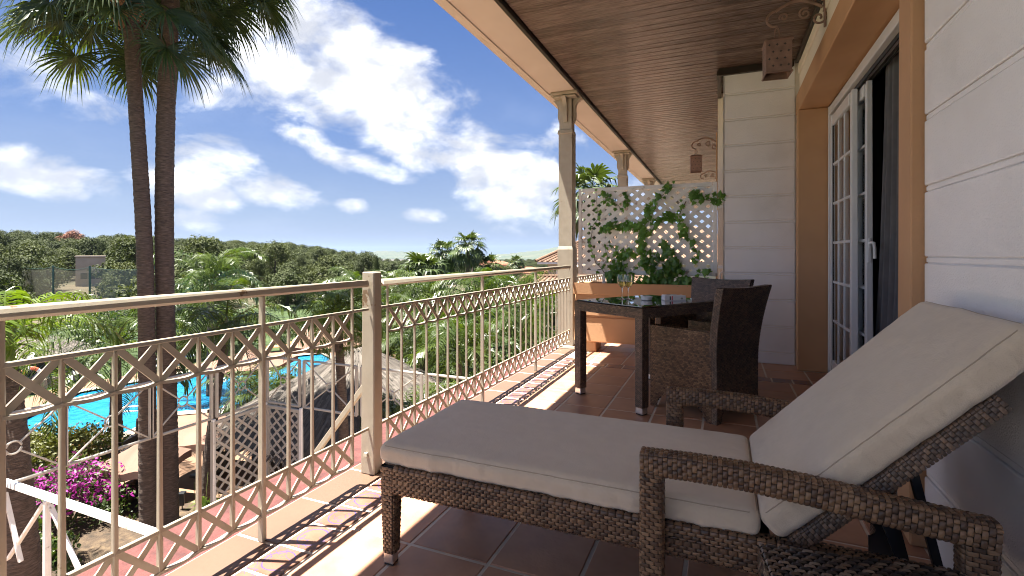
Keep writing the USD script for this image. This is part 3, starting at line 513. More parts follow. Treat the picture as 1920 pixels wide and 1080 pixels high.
# notched prop that holds the back up
from shapely.geometry import Polygon as SPoly, Point as SPt
pl = SPoly([(0, 0), (.085, 0), (.062, .10), (.045, .20), (.03, .31), (-.018, .31), (-.03, .24), (-.012, .19), (-.022, .13), (-.002, .09)]).buffer(.004)
for c in ((-.022, .165), (-.008, .075), (-.03, .27)): pl = pl.difference(SPt(c).buffer(.019))
pr = trimesh.creation.extrude_polygon(pl, .006, engine="earcut"); pr.apply_transform(trimesh.transformations.euler_matrix(PI / 2, 0, 0))
for y in (1.66, 1.98): obj("prop_plate", moved(pr, (.375, y, .285)), "black_metal", lo)
for y in (1.60, 2.04):
    obj("strut", beam((.34, y, .575), (.435, y, .30), .022, .022, (0, 1, 0)), "black_metal", lo); obj("strut", beam((.44, y, .62), (.51, y, .30), .02, .02, (0, 1, 0)), "black_metal", lo)
obj("pivot_bar", tube([(.405, 1.52, .588), (.405, 2.09, .588)], .013), "black_metal", lo); obj("pivot_bar", tube([(.435, 1.50, .30), (.435, 2.11, .30)], .012), "black_metal", lo)
obj("pivot_bracket", cat_([rbox(.375, .435, y, y + .05, .565, .655, .012) for y in (1.6, 1.98)]), "black_metal", lo)
# ---------------------------------------------------------------- side table
st = thing("side_table", "low woven side table in front of the lounger armrest, lower right corner", "side table", (.354, 1.205, 0), math.radians(8))
hx, hy, zt = .245, .215, .398
wrap_weave("top", [(patch((-hx, -hy, zt), (hx, -hy, zt), (-hx, hy, zt)), 18, 34)], st, mat="wicker_top", lift=.005, gap=.16)
wrap_weave("apron", [(patch(p, q, r_), 24, 5) for p, q, r_ in (((-hx, -hy, zt - .06), (hx, -hy, zt - .06), (-hx, -hy, zt - .002)), ((hx, hy, zt - .06), (-hx, hy, zt - .06), (hx, hy, zt - .002)), ((-hx, hy, zt - .06), (-hx, -hy, zt - .06), (-hx, hy, zt - .002)), ((hx, -hy, zt - .06), (hx, hy, zt - .06), (hx, -hy, zt - .002)))], st, mat="wicker_top")
for x in (-1, 1):
    for y in (-1, 1): wrap_weave("leg", [(bar([(x * (hx - .025), y * (hy - .025), zt - .05), (x * (hx - .025), y * (hy - .025), .0)], .045, .045, pw=6), 18, 12)], st)
# ---------------------------------------------------------------- dining table
UX = A([-.842, .54]); VX = A([.54, .842]); ang = math.atan2(-UX[1], -UX[0])      # local +x = towards the near chair, local +y = VX
TA = A([-.515, 3.525]); TW, TL = .70, .90
tb = thing("dining_table", "dark wicker table with a glass top and chrome capped legs", "table", (*(TA + UX * TW / 2 + VX * TL / 2), 0), ang)
hx, hy = TW / 2, TL / 2
for x in (-1, 1):
    for y in (-1, 1):
        cx, cy = x * (hx - .034), y * (hy - .034)
        l = wrap_weave("leg", [(bar([(cx, cy, .70), (cx, cy, .05)], .066, .066, pw=9), 46, 20)], tb, mat="wicker_dark", across=2, lift=.003)
        obj("foot_cap", rbox(cx - .033, cx + .033, cy - .033, cy + .033, .008, .052, .003), "chrome", l); obj("foot_pad", rbox(cx - .029, cx + .029, cy - .029, cy + .029, 0, .008, .001), "rubber", l)
ap = []
for p, q in (((-hx, -hy), (hx, -hy)), ((hx, -hy), (hx, hy)), ((hx, hy), (-hx, hy)), ((-hx, hy), (-hx, -hy))):
    ap.append((patch((*p, .672), (*q, .672), (*p, .744)), 40, 7))
    d = A([-(q[1] - p[1]), q[0] - p[0]]); d = d / np.linalg.norm(d); i0, i1 = A(p) + d * .07, A(q) + d * .07; dd = (A(q) - A(p)) / np.linalg.norm(A(q) - A(p)) * .07
    ap.append((patch((*p, .745), (*q, .745), (*(i0 + dd), .745), (*(i1 - dd), .745)), 40, 5)); ap.append((patch((*(i1 - dd), .672), (*(i0 + dd), .672), (*(i1 - dd), .744)), 40, 7))
wrap_weave("frame", ap, tb, mat="wicker_dark", across=2, lift=.003)
obj("under_panel", box(-hx + .06, hx - .06, -hy + .06, hy - .06, .725, .732), "wicker_core", tb)
obj("glass_top", rbox(-hx + .012, hx - .012, -hy + .012, hy - .012, .7495, .7555, .002), "table_glass", tb)
# ---------------------------------------------------------------- wicker chairs
def make_chair(label, loc, rz):
    c = thing("wicker_chair", label, "chair", loc, rz)              # local: faces -x; back at +x
    D, HW, ZA, ZS_ = .27, .245, .60, .43
    def fx(z): return D - .012 + .075 * np.clip((z - .42) / .48, 0, 1) ** 1.7 + .0 * z      # back leans out
    def hw(z): return HW + .045 * np.clip((z - .35) / .55, 0, 1) ** 1.3
    arch = lambda u, z: z > .115 * np.clip(1 - (np.abs(u) / .80) ** 4, 0, 1)
    def back(off, rev):
        def fn(s, t):
            u = (1 - 2 * s) if rev else (2 * s - 1); z = t * .905; w = hw(z); x = fx(z) + off - .02 * (1 - u ** 2) * .6
            e = 1e-3; dx = (fx(z + e) - fx(z)) / e; n = np.stack([np.ones_like(s), 0 * s, -dx], 1); n /= np.linalg.norm(n, axis=1, keepdims=True)
            return np.stack([x, u * w, z + .012 * (1 - u ** 2) * t ** 8 * -1], 1), n * (-1 if rev else 1)
        return fn
    m = lambda s, t: arch(2 * s - 1, t * .905)
    edges = []
    for sg in (-1, 1):
        def edge(s, t, sg=sg):
            z = s * .90; return np.stack([fx(z) - .048 + t * .048, sg * hw(z), z], 1), np.repeat([[0, sg, 0.0]], len(s), 0)
        edges.append((edge, 50, 4))
    def topedge(s, t): u = 2 * s - 1; return np.stack([fx(.905) - .048 + .048 * t - .012 * (1 - u ** 2), u * hw(.905), np.full_like(s, .905) - .012 * (1 - u ** 2)], 1), np.repeat([[0, 0, 1.0]], len(s), 0)
    wrap_weave("backrest", [(back(0, False), 27, 78, m), (back(-.05, True), 27, 78, lambda s, t: t > .40), (topedge, 27, 4)] + edges, c, mat="wicker_dark", across=2, lift=.003)
    for sg in (-1, 1):
        xa, xb = -.285, D - .05; am = lambda s, t: t * ZA > .12 * np.clip(1 - (np.abs(2 * s - 1) / .84) ** 4, 0, 1)
        def rim(s, t, sg=sg): 
            x = xa + (xb - xa) * s; return np.stack([x, sg * (HW + .004 - .052 * t), np.full_like(s, ZA)], 1), np.repeat([[0, 0, 1.0]], len(s), 0)
        def fr(s, t, sg=sg): return np.stack([np.full_like(s, xa), sg * (HW + .004 - .052 * t), s * ZA], 1), np.repeat([[-1.0, 0, 0]], len(s), 0)
        o = patch((xa, sg * (HW + .004), 0), (xb, sg * (HW + .004), 0), (xa, sg * (HW + .004), ZA)); n_ = o(np.zeros(1), np.zeros(1))[1][0]
        of = (lambda s, t, o=o, sg=sg: (o(s, t)[0], np.repeat([[0, float(sg), 0]], len(s), 0))); i = patch((xa, sg * (HW - .048), 0), (xb, sg * (HW - .048), 0), (xa, sg * (HW - .048), ZA)); inf = (lambda s, t, i=i, sg=sg: (i(s, t)[0], np.repeat([[0, -float(sg), 0]], len(s), 0)))
        wrap_weave("side_panel", [(of, 25, 52, am), (inf, 25, 52, lambda s, t: t > .6), (rim, 25, 5), (fr, 30, 5)], c, across=2, lift=.003)
    wrap_weave("seat", [(patch((-.275, -HW + .05, ZS_), (D - .05, -HW + .05, ZS_), (-.275, HW - .05, ZS_)), 24, 40), (lambda s, t: (np.stack([np.full_like(s, -.279), (2 * s - 1) * (HW - .05), .12 + t * .31], 1), np.repeat([[-1.0, 0, 0]], len(s), 0)), 22, 26)], c, across=2, lift=.003)
    for x in (-.262, D - .035):
        for sg in (-1, 1): obj("foot_cap", rbox(x - .016, x + .016, sg * (HW - .022) - .016, sg * (HW - .022) + .016, -.0, .012, .002), "chrome", c)
    return c
UO = -UX                                                              # outward from the table towards the near chair
c1 = TA + UO * .145 + VX * .50
c2 = TA + UX * .30 + VX * (TL + .19)
ch = make_chair("near wicker armchair seen from behind, beside the lounger armrest", (*c1, 0), ang)
dup(ch, (*c2, 0), ang + PI / 2, label="far wicker armchair facing the camera across the table, before the pier")
# ---------------------------------------------------------------- things on the table
def on_table(x, y): p = TA + UX * (TW / 2 - x) + VX * (TL / 2 + y); return (p[0], p[1], .7557)
def wine_glass(label, loc):
    g = thing("wine_glass", label, "wine glass", loc)
    outer = [(.0005, .0), (.036, .0), (.036, .002), (.012, .006), (.0042, .012), (.0036, .05), (.0042, .088), (.012, .097), (.028, .112), (.037, .135), (.0385, .15), (.036, .175), (.0315, .20)]
    inner = [(.0305, .20), (.0350, .175), (.0374, .15), (.0358, .135), (.027, .1135), (.012, .0995), (.0005, .0975)]
    obj("glass", revolve(outer + inner, 40), "clear_glass", g, smooth=50)
    obj("wine", revolve([(.0005, .0982), (.0117, .1000), (.0266, .1142), (.0352, .1352), (.0362, .142), (.0005, .142)], 36), "wine", g, smooth=40)
wine_glass("left wine glass with white wine, the nearer of the pair", on_table(-.165, -.10)); wine_glass("right wine glass, overlapping the other behind it", on_table(-.135, -.06))
at_ = thing("ashtray", "small white round ashtray on the glass table top", "ashtray", on_table(.02, -.02))
obj("bowl", revolve([(.0005, 0), (.036, 0), (.042, .004), (.045, .030), (.044, .033), (.040, .033), (.037, .010), (.0005, .008)], 40), "ceramic", at_, smooth=40)
for k in range(3): obj("rest", moved(box(.036, .047, -.005, .005, .028, .0335), rz=k * 2 * PI / 3 + .4), "ceramic", at_)
bx_ = thing("printed_box", "flat white printed box lying beside the ashtray", "box", on_table(.135, .16), ang + PI / 2 - .62)
obj("carton", rbox(-.085, .085, -.06, .06, 0, .042, .003), "paper", bx_)
pr_ = [("ink_black", -.045, -.036, .006, .036), ("ink_pink", -.030, -.020, .004, .038), ("ink_black", .04, .058, .018, .022), ("ink_black", .048, .053, .010, .028)]
for m, x0, x1, z0, z1 in pr_: obj("print_mark", box(x0, x1, -.0606, -.0601, z0, z1), m, bx_)
for m, x0, x1, y0, y1 in [("ink_black", -.05, -.02, -.01, .02), ("ink_black", -.015, .02, -.02, -.004), ("ink_orange", .03, .06, -.012, .03)]: obj("print_mark", box(x0, x1, y0, y1, .0421, .0426), m, bx_)
# ---------------------------------------------------------------- planter with trellis and ivy
pt = thing("planter", "long ochre plaster planter box on feet, under the trellis", "planter", (-.80, 5.83, 0))
PX, PY = .80, .205
obj("trough", cat_([rbox(-PX, PX, -PY, PY, .115, .405, .012), rbox(-PX + .004, PX - .004, -PY + .004, PY - .004, .405, .413, .001), rbox(-PX, PX, -PY, -PY + .05, .413, .79, .012), rbox(-PX, PX, PY - .05, PY, .413, .79, .012), rbox(-PX, -PX + .05, -PY + .05, PY - .05, .413, .79, .008), rbox(PX - .05, PX, -PY + .05, PY - .05, .413, .79, .008)]), "ochre_wall", pt)
obj("rim_band", cat_([rbox(-PX - .008, PX + .008, -PY - .008, -PY - .001, .66, .792, .004)]), "ochre_wall", pt)
for x in (-.62, .62): obj("foot", rbox(x - .075, x + .075, -PY + .02, PY - .04, 0, .114, .008), "ochre_wall", pt)
sg_ = np.meshgrid(np.linspace(-PX + .05, PX - .05, 60), np.linspace(-PY + .05, PY - .05, 16), indexing="ij"); sp = np.stack([sg_[0].ravel(), sg_[1].ravel(), .735 + .04 * meshkit.fbm(np.stack([sg_[0].ravel() * 14, sg_[1].ravel() * 14, 0 * sg_[0].ravel()], 1), 3)], 1)
obj("soil", T(sp, grid_faces(59, 15)), "soil", pt)
LX0, LX1, LZ0, LZ1, LY = -1.60, -.058, .885, 1.905, 5.83
tr = thing("trellis", "white wooden diamond trellis screen between the balconies", "trellis")
for a in ((LX0, LX0 + .045, LZ0, LZ1), (LX1 - .045, LX1, LZ0, LZ1), (LX0 + .0455, LX1 - .0455, LZ1 - .045, LZ1), (LX0 + .0455, LX1 - .0455, LZ0, LZ0 + .05)): obj("frame_bar", rbox(a[0], a[1], LY - .022, LY + .022, a[2], a[3], .004), "white_paint", tr)
from shapely.geometry import LineString, box as sbox
win = sbox(LX0 + .04, LZ0 + .045, LX1 - .04, LZ1 - .04)
for k in range(-18, 34):
    for sgn, y in ((1, LY - .0085), (-1, LY + .0025)):
        x0 = LX0 + k * .126; ln = LineString([(x0 - 3 * sgn * .0, LZ0 - .0), (x0 + sgn * 1.3 * 1.0, LZ0 + 1.3 * .86)] if sgn > 0 else [(x0 + .0, LZ0), (x0 - 1.3, LZ0 + 1.3 * .86)])
        g = ln.buffer(.0235, cap_style=2).intersection(win)
        if g.is_empty or g.area < 4e-4: continue
        for q in getattr(g, "geoms", [g]):
            if q.area < 4e-4: continue
            m = trimesh.creation.extrude_polygon(q, .0065, engine="earcut"); m.apply_transform(trimesh.transformations.euler_matrix(PI / 2, 0, 0)); m.apply_translation([0, y + .0065, 0])
            obj("slat", m, "white_paint", tr)
for x in (LX0 + .3, LX1 - .3): obj("stake", rbox(x - .02, x + .02, LY + .024, LY + .06, .70, LZ1 - .1, .004), "white_paint", tr)
pm("ivy_leaf", [(0.0435, 0.109, 0.0203), (0.087, 0.203, 0.0348), (0.174, 0.334, 0.058)], scale=2.5, island=.0, objr=.0, rough=.38, leaf=.28, leafcol=(1.5, 1.6, .5)); NOSIDE.add("ivy_leaf")
pm("ivy_leaf_young", [(0.117, 0.273, 0.039), (0.195, 0.39, 0.065)], scale=5, rough=.4, leaf=.32, leafcol=(1.5, 1.5, .5)); NOSIDE.add("ivy_leaf_young")
pm("ivy_leaf_brown", [(.16, .07, .03), (.30, .12, .05)], scale=5, rough=.6, leaf=.2); NOSIDE.add("ivy_leaf_brown")
pm("vine_stem", [(.06, .04, .028), (.11, .075, .05)], scale=20, rough=.8)
LEAF2 = A([(0, 0), (.18, -.16), (.44, -.12), (.34, .10), (.62, .30), (.34, .42), (.22, .60), (0, 1.0), (-.22, .60), (-.34, .42), (-.62, .30), (-.34, .10), (-.44, -.12), (-.18, -.16)])
def leaf_mesh(pos, nrm, up, s):
    n = nrm / np.linalg.norm(nrm); x = np.cross(up, n); x /= np.linalg.norm(x); y = np.cross(n, x)
    v = np.vstack([[[0, .22, 0]], np.c_[LEAF2, np.zeros(len(LEAF2))]]); v[:, 2] = .10 - .22 * np.abs(v[:, 0]) - .12 * (v[:, 1] - .2) ** 2; v = v * s
    k = len(LEAF2); return T(pos + v[:, :1] * x + v[:, 1:2] * y + v[:, 2:] * n, [[0, 1 + i, 1 + (i + 1) % k] for i in range(k)])
def lz(q): q = A(q, float); return np.stack([LX0 + (q[:, 0] - 20) / 1405 * (LX1 - LX0), LZ1 - (q[:, 1] - 62) / 888 * (LZ1 - LZ0)], 1)
VINES = [([(860, 1040), (800, 900), (720, 780), (700, 600), (725, 470), (765, 350), (830, 230), (920, 160), (975, 60)], 92, .8), ([(725, 470), (600, 470), (430, 450), (340, 480), (280, 520)], 38, .9), ([(430, 1040), (450, 780), (420, 680), (330, 640), (340, 790), (300, 860)], 30, .7), ([(450, 780), (560, 740), (610, 700)], 15, .9),
         ([(430, 1040), (250, 850), (170, 740), (150, 600), (170, 470), (230, 400), (230, 310), (235, 160), (225, 95)], 20, .6), ([(800, 520), (870, 400), (960, 370), (1050, 430), (1130, 510), (1150, 570), (1210, 650), (1270, 720), (1200, 770)], 42, .8), ([(1235, 130), (1215, 200), (1330, 235), (1450, 235), (1530, 220)], 27, .8),
         ([(860, 1040), (980, 900), (1000, 760), (930, 650), (900, 620)], 32, 1.15), ([(560, 250), (545, 200), (545, 110)], 8, .6), ([(360, 200), (450, 250), (500, 330)], 12, .6), ([(1120, 250), (1085, 340), (1090, 420)], 9, .6), ([(860, 1040), (960, 940), (1060, 860), (1110, 870)], 26, 1.0), ([(730, 820), (850, 800), (960, 790)], 18, .8), ([(420, 880), (500, 880), (540, 890)], 10, .9), ([(290, 130), (330, 190), (300, 210)], 7, .6)]
iv = thing("ivy", "ivy climbing the white trellis from the planter", "ivy"); stems = []; nl = 0; extra = []
r2 = np.random.default_rng(21)
for vi, (pts, n, sz) in enumerate(VINES):
    q = lz(pts); L = np.r_[0, np.cumsum(np.linalg.norm(np.diff(q, axis=0), axis=1))]; tt = np.linspace(0, L[-1], max(8, int(L[-1] / .03)))
    xz = np.stack([np.interp(tt, L, q[:, k]) for k in (0, 1)], 1); xz += (meshkit.fbm(np.stack([tt * 9, 0 * tt, 0 * tt + vi], 1), 2, vi)[:, None] - .5) * .04
    yy_ = LY - .030 - .015 * np.sin(tt * 20 + vi) - (.10 * np.clip(.95 - xz[:, 1], 0, .3) / .1 * .3)
    stems.append(tube(np.stack([xz[:, 0], yy_, xz[:, 1]], 1), np.linspace(.0055, .002, len(tt)), 6))
    for i in range(int(n * 1.45)):
        t = L[-1] * (r2.random() ** .9); p = A([np.interp(t, tt, xz[:, 0]) + r2.normal(0, .024), np.interp(t, tt, yy_) - .012 - abs(r2.normal(0, .022)), np.interp(t, tt, xz[:, 1]) + r2.normal(0, .024)])
        nr = A([r2.normal(0, .45), -1, r2.normal(.35, .4)]); up = A([r2.normal(0, .5), 0, r2.choice([-1, -1, .6])]); s = sz * r2.uniform(.052, .10) * (.75 + .25 * (1 - t / L[-1]))
        young = vi in (7,) and r2.random() < .6 or vi in (3, 6, 9) and r2.random() < .5 or r2.random() < .12
        mt = "ivy_leaf_brown" if r2.random() < .02 else "ivy_leaf_young" if young else "ivy_leaf"
        obj("leaf", leaf_mesh(p, nr, up, s), mt, iv) if nl < 300 else extra.append(leaf_mesh(p, nr, up, s)); nl += 1
obj("stem", cat_(stems), "vine_stem", iv)
for k in range(150):                        # leaves trailing over the planter's soil
    x = r2.normal(-.62, .16) if k < 100 else r2.normal(-1.12, .08) if k < 125 else r2.uniform(-.5, -.15); z = .80 + abs(r2.normal(0, .07)); extra.append(leaf_mesh(A([x, 5.72 + r2.normal(0, .05), z]), A([r2.normal(0, .5), -1, r2.normal(.5, .4)]), A([r2.normal(0, .4), 0, -1]), r2.uniform(.045, .09)))
obj("leaf_mass", cat_(extra), "ivy_leaf", iv, kind="stuff")
# ================================================================ the garden and beyond
GZ = -4.5
pm("pergola_paint", [(0.344, 0.318, 0.282), (0.397, 0.371, 0.331)], scale=3, rough=.5)
pm("lawn", [(0.0175, 0.0361, 0.00697), (0.032, 0.0581, 0.0116), (0.0494, 0.0756, 0.0175)], scale=1.2, detail=8, rough=.95, bump=.8, bscale=40, bdist=.03)
pm("dry_ground", [(0.0353, 0.0401, 0.015), (0.0707, 0.059, 0.0307), (0.104, 0.0775, 0.0425)], scale=.12, detail=9, rough=.95)
pm("terrace_paving", [(0.166, 0.0933, 0.0532), (0.217, 0.128, 0.0744)], scale=2.0, detail=6, rough=.8, bump=.3, bscale=30, bdist=.01)
pm("coping_stone", [(0.269, 0.226, 0.178), (0.323, 0.281, 0.226)], scale=4, rough=.7)
pm("bed_soil", [(0.0315, 0.0225, 0.0135), (0.0672, 0.045, 0.027), (0.117, 0.081, 0.045)], scale=7, detail=6, rough=.95, bump=.8, bscale=30, bdist=.03)
pm("palm_bark", [(0.0425, 0.0298, 0.0224), (0.0904, 0.0638, 0.0489), (0.154, 0.112, 0.0871)], scale=4, stretch=(2.5, 2.5, 16), rough=.9, bump=.9, bscale=6, bdist=.02, detail=7)
pm("palm_bark_ring", [(.16, .115, .088), (.255, .185, .145)], scale=9, island=.6, rough=.95)
pm("bark", [(.05, .036, .026), (.11, .08, .058)], scale=8, stretch=(3, 3, .8), rough=.95, bump=.8, bscale=8, bdist=.03)
pm("boot_fibre", [(.13, .065, .035), (.24, .13, .07)], scale=12, island=.7, rough=.9)
pm("fan_leaf", [(0.0196, 0.0351, 0.0084), (0.0421, 0.0687, 0.0133), (0.077, 0.104, 0.021)], scale=1.5, island=.35, rough=.42, leaf=.22, leafcol=(1.5, 1.4, .45)); NOSIDE.add("fan_leaf")
pm("fan_leaf_dry", [(.13, .085, .028), (.22, .15, .05)], scale=3, island=.5, rough=.7, leaf=.3, leafcol=(1.3, 1.1, .6)); NOSIDE.add("fan_leaf_dry")
pm("feather_leaf", [(0.0212, 0.0387, 0.00688), (0.0469, 0.0738, 0.0113), (0.0936, 0.125, 0.0199)], scale=.8, island=.5, objr=.25, rough=.36, leaf=.30, leafcol=(1.5, 1.6, .4)); NOSIDE.add("feather_leaf")
pm("feather_leaf_bright", [(0.0446, 0.0782, 0.00669), (0.084, 0.131, 0.0122), (0.134, 0.184, 0.0224)], scale=.8, island=.5, rough=.36, leaf=.34, leafcol=(1.4, 1.5, .4)); NOSIDE.add("feather_leaf_bright")
pm("rachis", [(.10, .13, .03), (.16, .19, .05)], rough=.5)
pm("pine_needles", [(0.021, 0.0319, 0.00716), (0.0453, 0.0606, 0.0132), (0.0799, 0.0936, 0.021)], scale=.16, detail=6, island=.35, objr=.3, rough=.8, leaf=.18, leafcol=(1.3, 1.3, .5)); NOSIDE.add("pine_needles")
pm("pine_dead", [(.22, .10, .06), (.34, .17, .11)], island=.6, rough=.9); NOSIDE.add("pine_dead")
pm("bush_leaf", [(0.0204, 0.0444, 0.00957), (0.0444, 0.075, 0.0136), (0.0818, 0.112, 0.0239)], scale=1.2, island=.55, rough=.5, leaf=.25, leafcol=(1.4, 1.5, .4)); NOSIDE.add("bush_leaf")
pm("hedge_leaf", [(0.0501, 0.059, 0.0106), (0.0883, 0.0972, 0.0148), (0.136, 0.136, 0.0236)], scale=1.4, island=.55, rough=.5, leaf=.25, leafcol=(1.3, 1.3, .4)); NOSIDE.add("hedge_leaf")
pm("rust_leaf", [(.14, .09, .03), (.26, .13, .05)], scale=2, island=.6, rough=.6, leaf=.2); NOSIDE.add("rust_leaf")
pm("magenta_bract", [(0.181, 0.00848, 0.133), (0.291, 0.0181, 0.218), (0.375, 0.0363, 0.291)], scale=3, island=.7, rough=.6, leaf=.3, leafcol=(1.3, .8, 1.2)); NOSIDE.add("magenta_bract")
pm("thatch", [(0.0585, 0.0492, 0.0406), (0.104, 0.0889, 0.0739), (0.166, 0.145, 0.123)], scale=2.5, island=.75, rough=.95); NOSIDE.add("thatch")
pm("thatch_base", [(.12, .10, .085), (.18, .155, .13)], scale=8, rough=.95)
pm("parasol_cloth", [(0.193, 0.111, 0.0785), (0.218, 0.129, 0.0926)], scale=3, rough=.9); NOSIDE.add("parasol_cloth")
pm("beige_render", [(.34, .275, .215), (.40, .33, .265)], scale=.8, rough=.9)
pm("villa_wall", [(0.422, 0.388, 0.326), (0.476, 0.442, 0.381)], scale=1, rough=.85)
pm("pink_wall", [(0.42, 0.3, 0.232), (0.48, 0.36, 0.292)], scale=.5, objr=.6, rough=.9)
pm("roof_tile", [(0.14, 0.0797, 0.0478), (0.197, 0.118, 0.0734), (0.255, 0.16, 0.105)], scale=3, island=.5, rough=.85)
pm("roof_red", [(0.27, 0.112, 0.0638), (0.345, 0.165, 0.0975)], scale=2, rough=.85)
pm("window_dark", [(.02, .022, .028), (.03, .032, .038)], rough=.15)
pm("fence_green", [(.03, .085, .07), (.04, .10, .085)], rough=.5)
pm("lounger_fabric", [(.50, .56, .64), (.60, .66, .74)], rough=.7)
pm("orange_cloth", [(.62, .25, .09), (.70, .32, .13)], rough=.8)
pm("red_paint", [(.6, .10, .05), (.66, .13, .06)], rough=.5)
look("mesh_screen", {"p": ("principled_bsdf", {"base_color": (.17, .165, .13), "roughness": .9}), "t": ("transparent_bsdf", {}), "m": ("mix_closure", {"fac": .60})}, [("p.BSDF", "m.closure1"), ("t.BSDF", "m.closure2")], "m.closure"); NOSIDE.add("mesh_screen")
look("pool_water", {"g": ("geometry", {}), "n": ("noise_texture", {"scale": 2.6, "detail": 4.0, "distortion": 1.2}), "b": ("bump", {"strength": .75, "distance": .08}), "r": ("rgb_ramp", {"ramp": [(.3, (.006, .125, .27)), (.7, (.018, .20, .36))]}), "p": ("principled_bsdf", {"roughness": .06})}, [("g.position", "n.vector"), ("n.fac", "b.height"), ("b.normal", "p.normal"), ("n.fac", "r.fac"), ("r.color", "p.base_color")])
# ---------------------------------------------------------------- ground sheet out to the horizon
def sm(a, b, x): t = np.clip((x - a) / (b - a), 0, 1); return t * t * (3 - 2 * t)
def ground(x, y):
    r = np.hypot(x, y); az = np.degrees(np.arctan2(x, y))
    ridge = np.interp(az, [-180, -120, -85, -69, -62, -52, -45, -40, -34, -10, 40, 180], [3, 4, 6.0, 5.8, 5.0, 4.2, 2.6, -1.5, -6, -5, 0, 2])
    z = GZ + sm(70, 215, r) * ridge + 1.2 * (meshkit.fbm(np.stack([x / 38, y / 38, 0 * x], -1), 3, 2) - .5) * sm(40, 90, r)
    return z - 38 * sm(520, 1600, r)
rr = np.r_[0, np.geomspace(3, 900, 60), np.geomspace(1000, 14000, 14)]; aa = np.linspace(0, 2 * PI, 97)[:-1]
Rg, Ag = np.meshgrid(rr[1:], aa, indexing="ij"); gx, gy = Rg * np.sin(Ag), Rg * np.cos(Ag); gz = ground(gx, gy) - .02 - .3 * (1 - sm(9, 16, np.hypot(gx + 20.5, gy - 15)))
gv = np.vstack([[[0, 0, GZ - .02]], np.stack([gx.ravel(), gy.ravel(), gz.ravel()], 1)]); na = len(aa); gf = [[0, 1 + (j + 1) % na, 1 + j] for j in range(na)]
for i in range(len(rr) - 2):
    for j in range(na): a, b = 1 + i * na + j, 1 + i * na + (j + 1) % na; gf += [[a, b, b + na], [a, b + na, a + na]]
g_ = T(gv, gf)
if g_.face_normals[:50, 2].mean() < 0: g_.invert()
obj("ground", g_, "dry_ground", kind="structure", smooth=True)
from shapely.geometry import Polygon as Po
def sheet(poly, z, th=0.0):
    m = trimesh.creation.extrude_polygon(poly, .02, engine="earcut"); m.apply_translation([0, 0, z - .02]); return m
pool = Po([(-21.4, 8.6), (-24.0, 11.8), (-23.6, 14.3), (-23.0, 17.2), (-22.4, 19.4), (-20.9, 21.7), (-19.0, 20.6), (-17.5, 18.2), (-17.2, 14.9), (-16.5, 12.8), (-17.8, 11.7), (-18.6, 11.0), (-17.5, 10.2), (-17.2, 9.4), (-18.4, 8.6)]).buffer(.5).buffer(-.5)
paving = Po([(-20, -3), (-1.9, -3), (-1.9, 12), (-4, 16), (-10, 20), (-16, 22.5), (-21, 24), (-23.5, 21), (-24.6, 17), (-25.4, 12), (-22.5, 7)]).buffer(.4)
obj("lawn", sheet(Po([(-60, -20), (-1.95, -20), (-1.95, 60), (-40, 60)]).difference(pool.buffer(.3)), GZ + .004), "lawn", kind="structure")
obj("paving", sheet(paving.difference(pool.buffer(.30)), GZ + .012), "terrace_paving", kind="structure")
pc = thing("pool", kind="structure"); obj("coping", sheet(pool.buffer(.45).difference(pool), GZ + .05), "coping_stone", pc); obj("pool_water", sheet(pool.buffer(.03), GZ - .03), "pool_water", pc)
# beds
def bed(cx, cy, rx, ry, h, nm="planting_bed"):
    a = np.linspace(0, 2 * PI, 33)[:-1]; v = [[cx, cy, GZ + h]]; f = []
    for k, q in enumerate((.5, .85, 1.0)):
        for t in a: w = 1 + .12 * math.sin(3 * t + cx); v.append([cx + rx * q * w * math.cos(t), cy + ry * q * w * math.sin(t), GZ + h * (1 - q ** 2) + .014])
    for j in range(32):
        l = (j + 1) % 32; f += [[0, 1 + j, 1 + l]]
        for k in range(2): f += [[1 + k * 32 + j, 33 + k * 32 + j, 33 + k * 32 + l], [1 + k * 32 + j, 33 + k * 32 + l, 1 + k * 32 + l]]
    obj(nm, T(v, f), "bed_soil", kind="structure")
bed(-12.6, 5.2, 2.4, 1.9, .18); bed(-10.7, 6.6, 1.1, .9, .10); bed(-7.5, 10.0, 2.0, 1.2, .15); bed(-16.2, 7.2, 2.0, 1.5, .15)
# ---------------------------------------------------------------- white pergola on the ground floor terrace
pg = thing("pergola", "white iron pergola with ringed cross frieze below the balcony", "pergola")
PXL, PYN, PYF, ZT, ZB = -8.92, 3.55, 7.70, -1.045, -1.99
def frieze(p, q, name="frieze_panel"):
    p, q = A(p, float), A(q, float); d = q - p; L = np.linalg.norm(d); d /= L; o = A([0, 0, 1.0])
    f = obj(name, cat_([tube([[*p, ZT], [*q, ZT]], .024, 8), tube([[*p, ZB], [*q, ZB]], .026, 8), beam([*p, ZB], [*p, ZT], .045, .045, (d[0], d[1], 0)), beam([*q, ZB], [*q, ZT], .045, .045, (d[0], d[1], 0))]), "pergola_paint", pg)
    c = (p + q) / 2; zc = (ZT + ZB) / 2; R = .085; a = np.linspace(0, 2 * PI, 25)[:-1]
    obj("ring", tube(np.stack([c[0] + d[0] * R * np.cos(a), c[1] + d[1] * R * np.cos(a), zc + R * np.sin(a)], 1), .015, 6, closed=True), "pergola_paint", f)
    ms = []
    for e, z in ((p, ZT), (p, ZB), (q, ZT), (q, ZB)):
        v = A([*(e - c), z - zc]); n = v / np.linalg.norm(v); ms.append(tube([A([*c, zc]) + n * R, A([*c, zc]) + v * .97], .014, 6))
    obj("cross_bar", cat_(ms), "pergola_paint", f)
for a, b in ((3.6 - .03, 4.80), (4.83, 6.03) if False else (4.86, 5.40), ): pass
for a, b in ((3.05, 4.18), (4.20, 5.38), (5.40, 6.47), (6.58, 7.66)): frieze((PXL, a), (PXL, b))
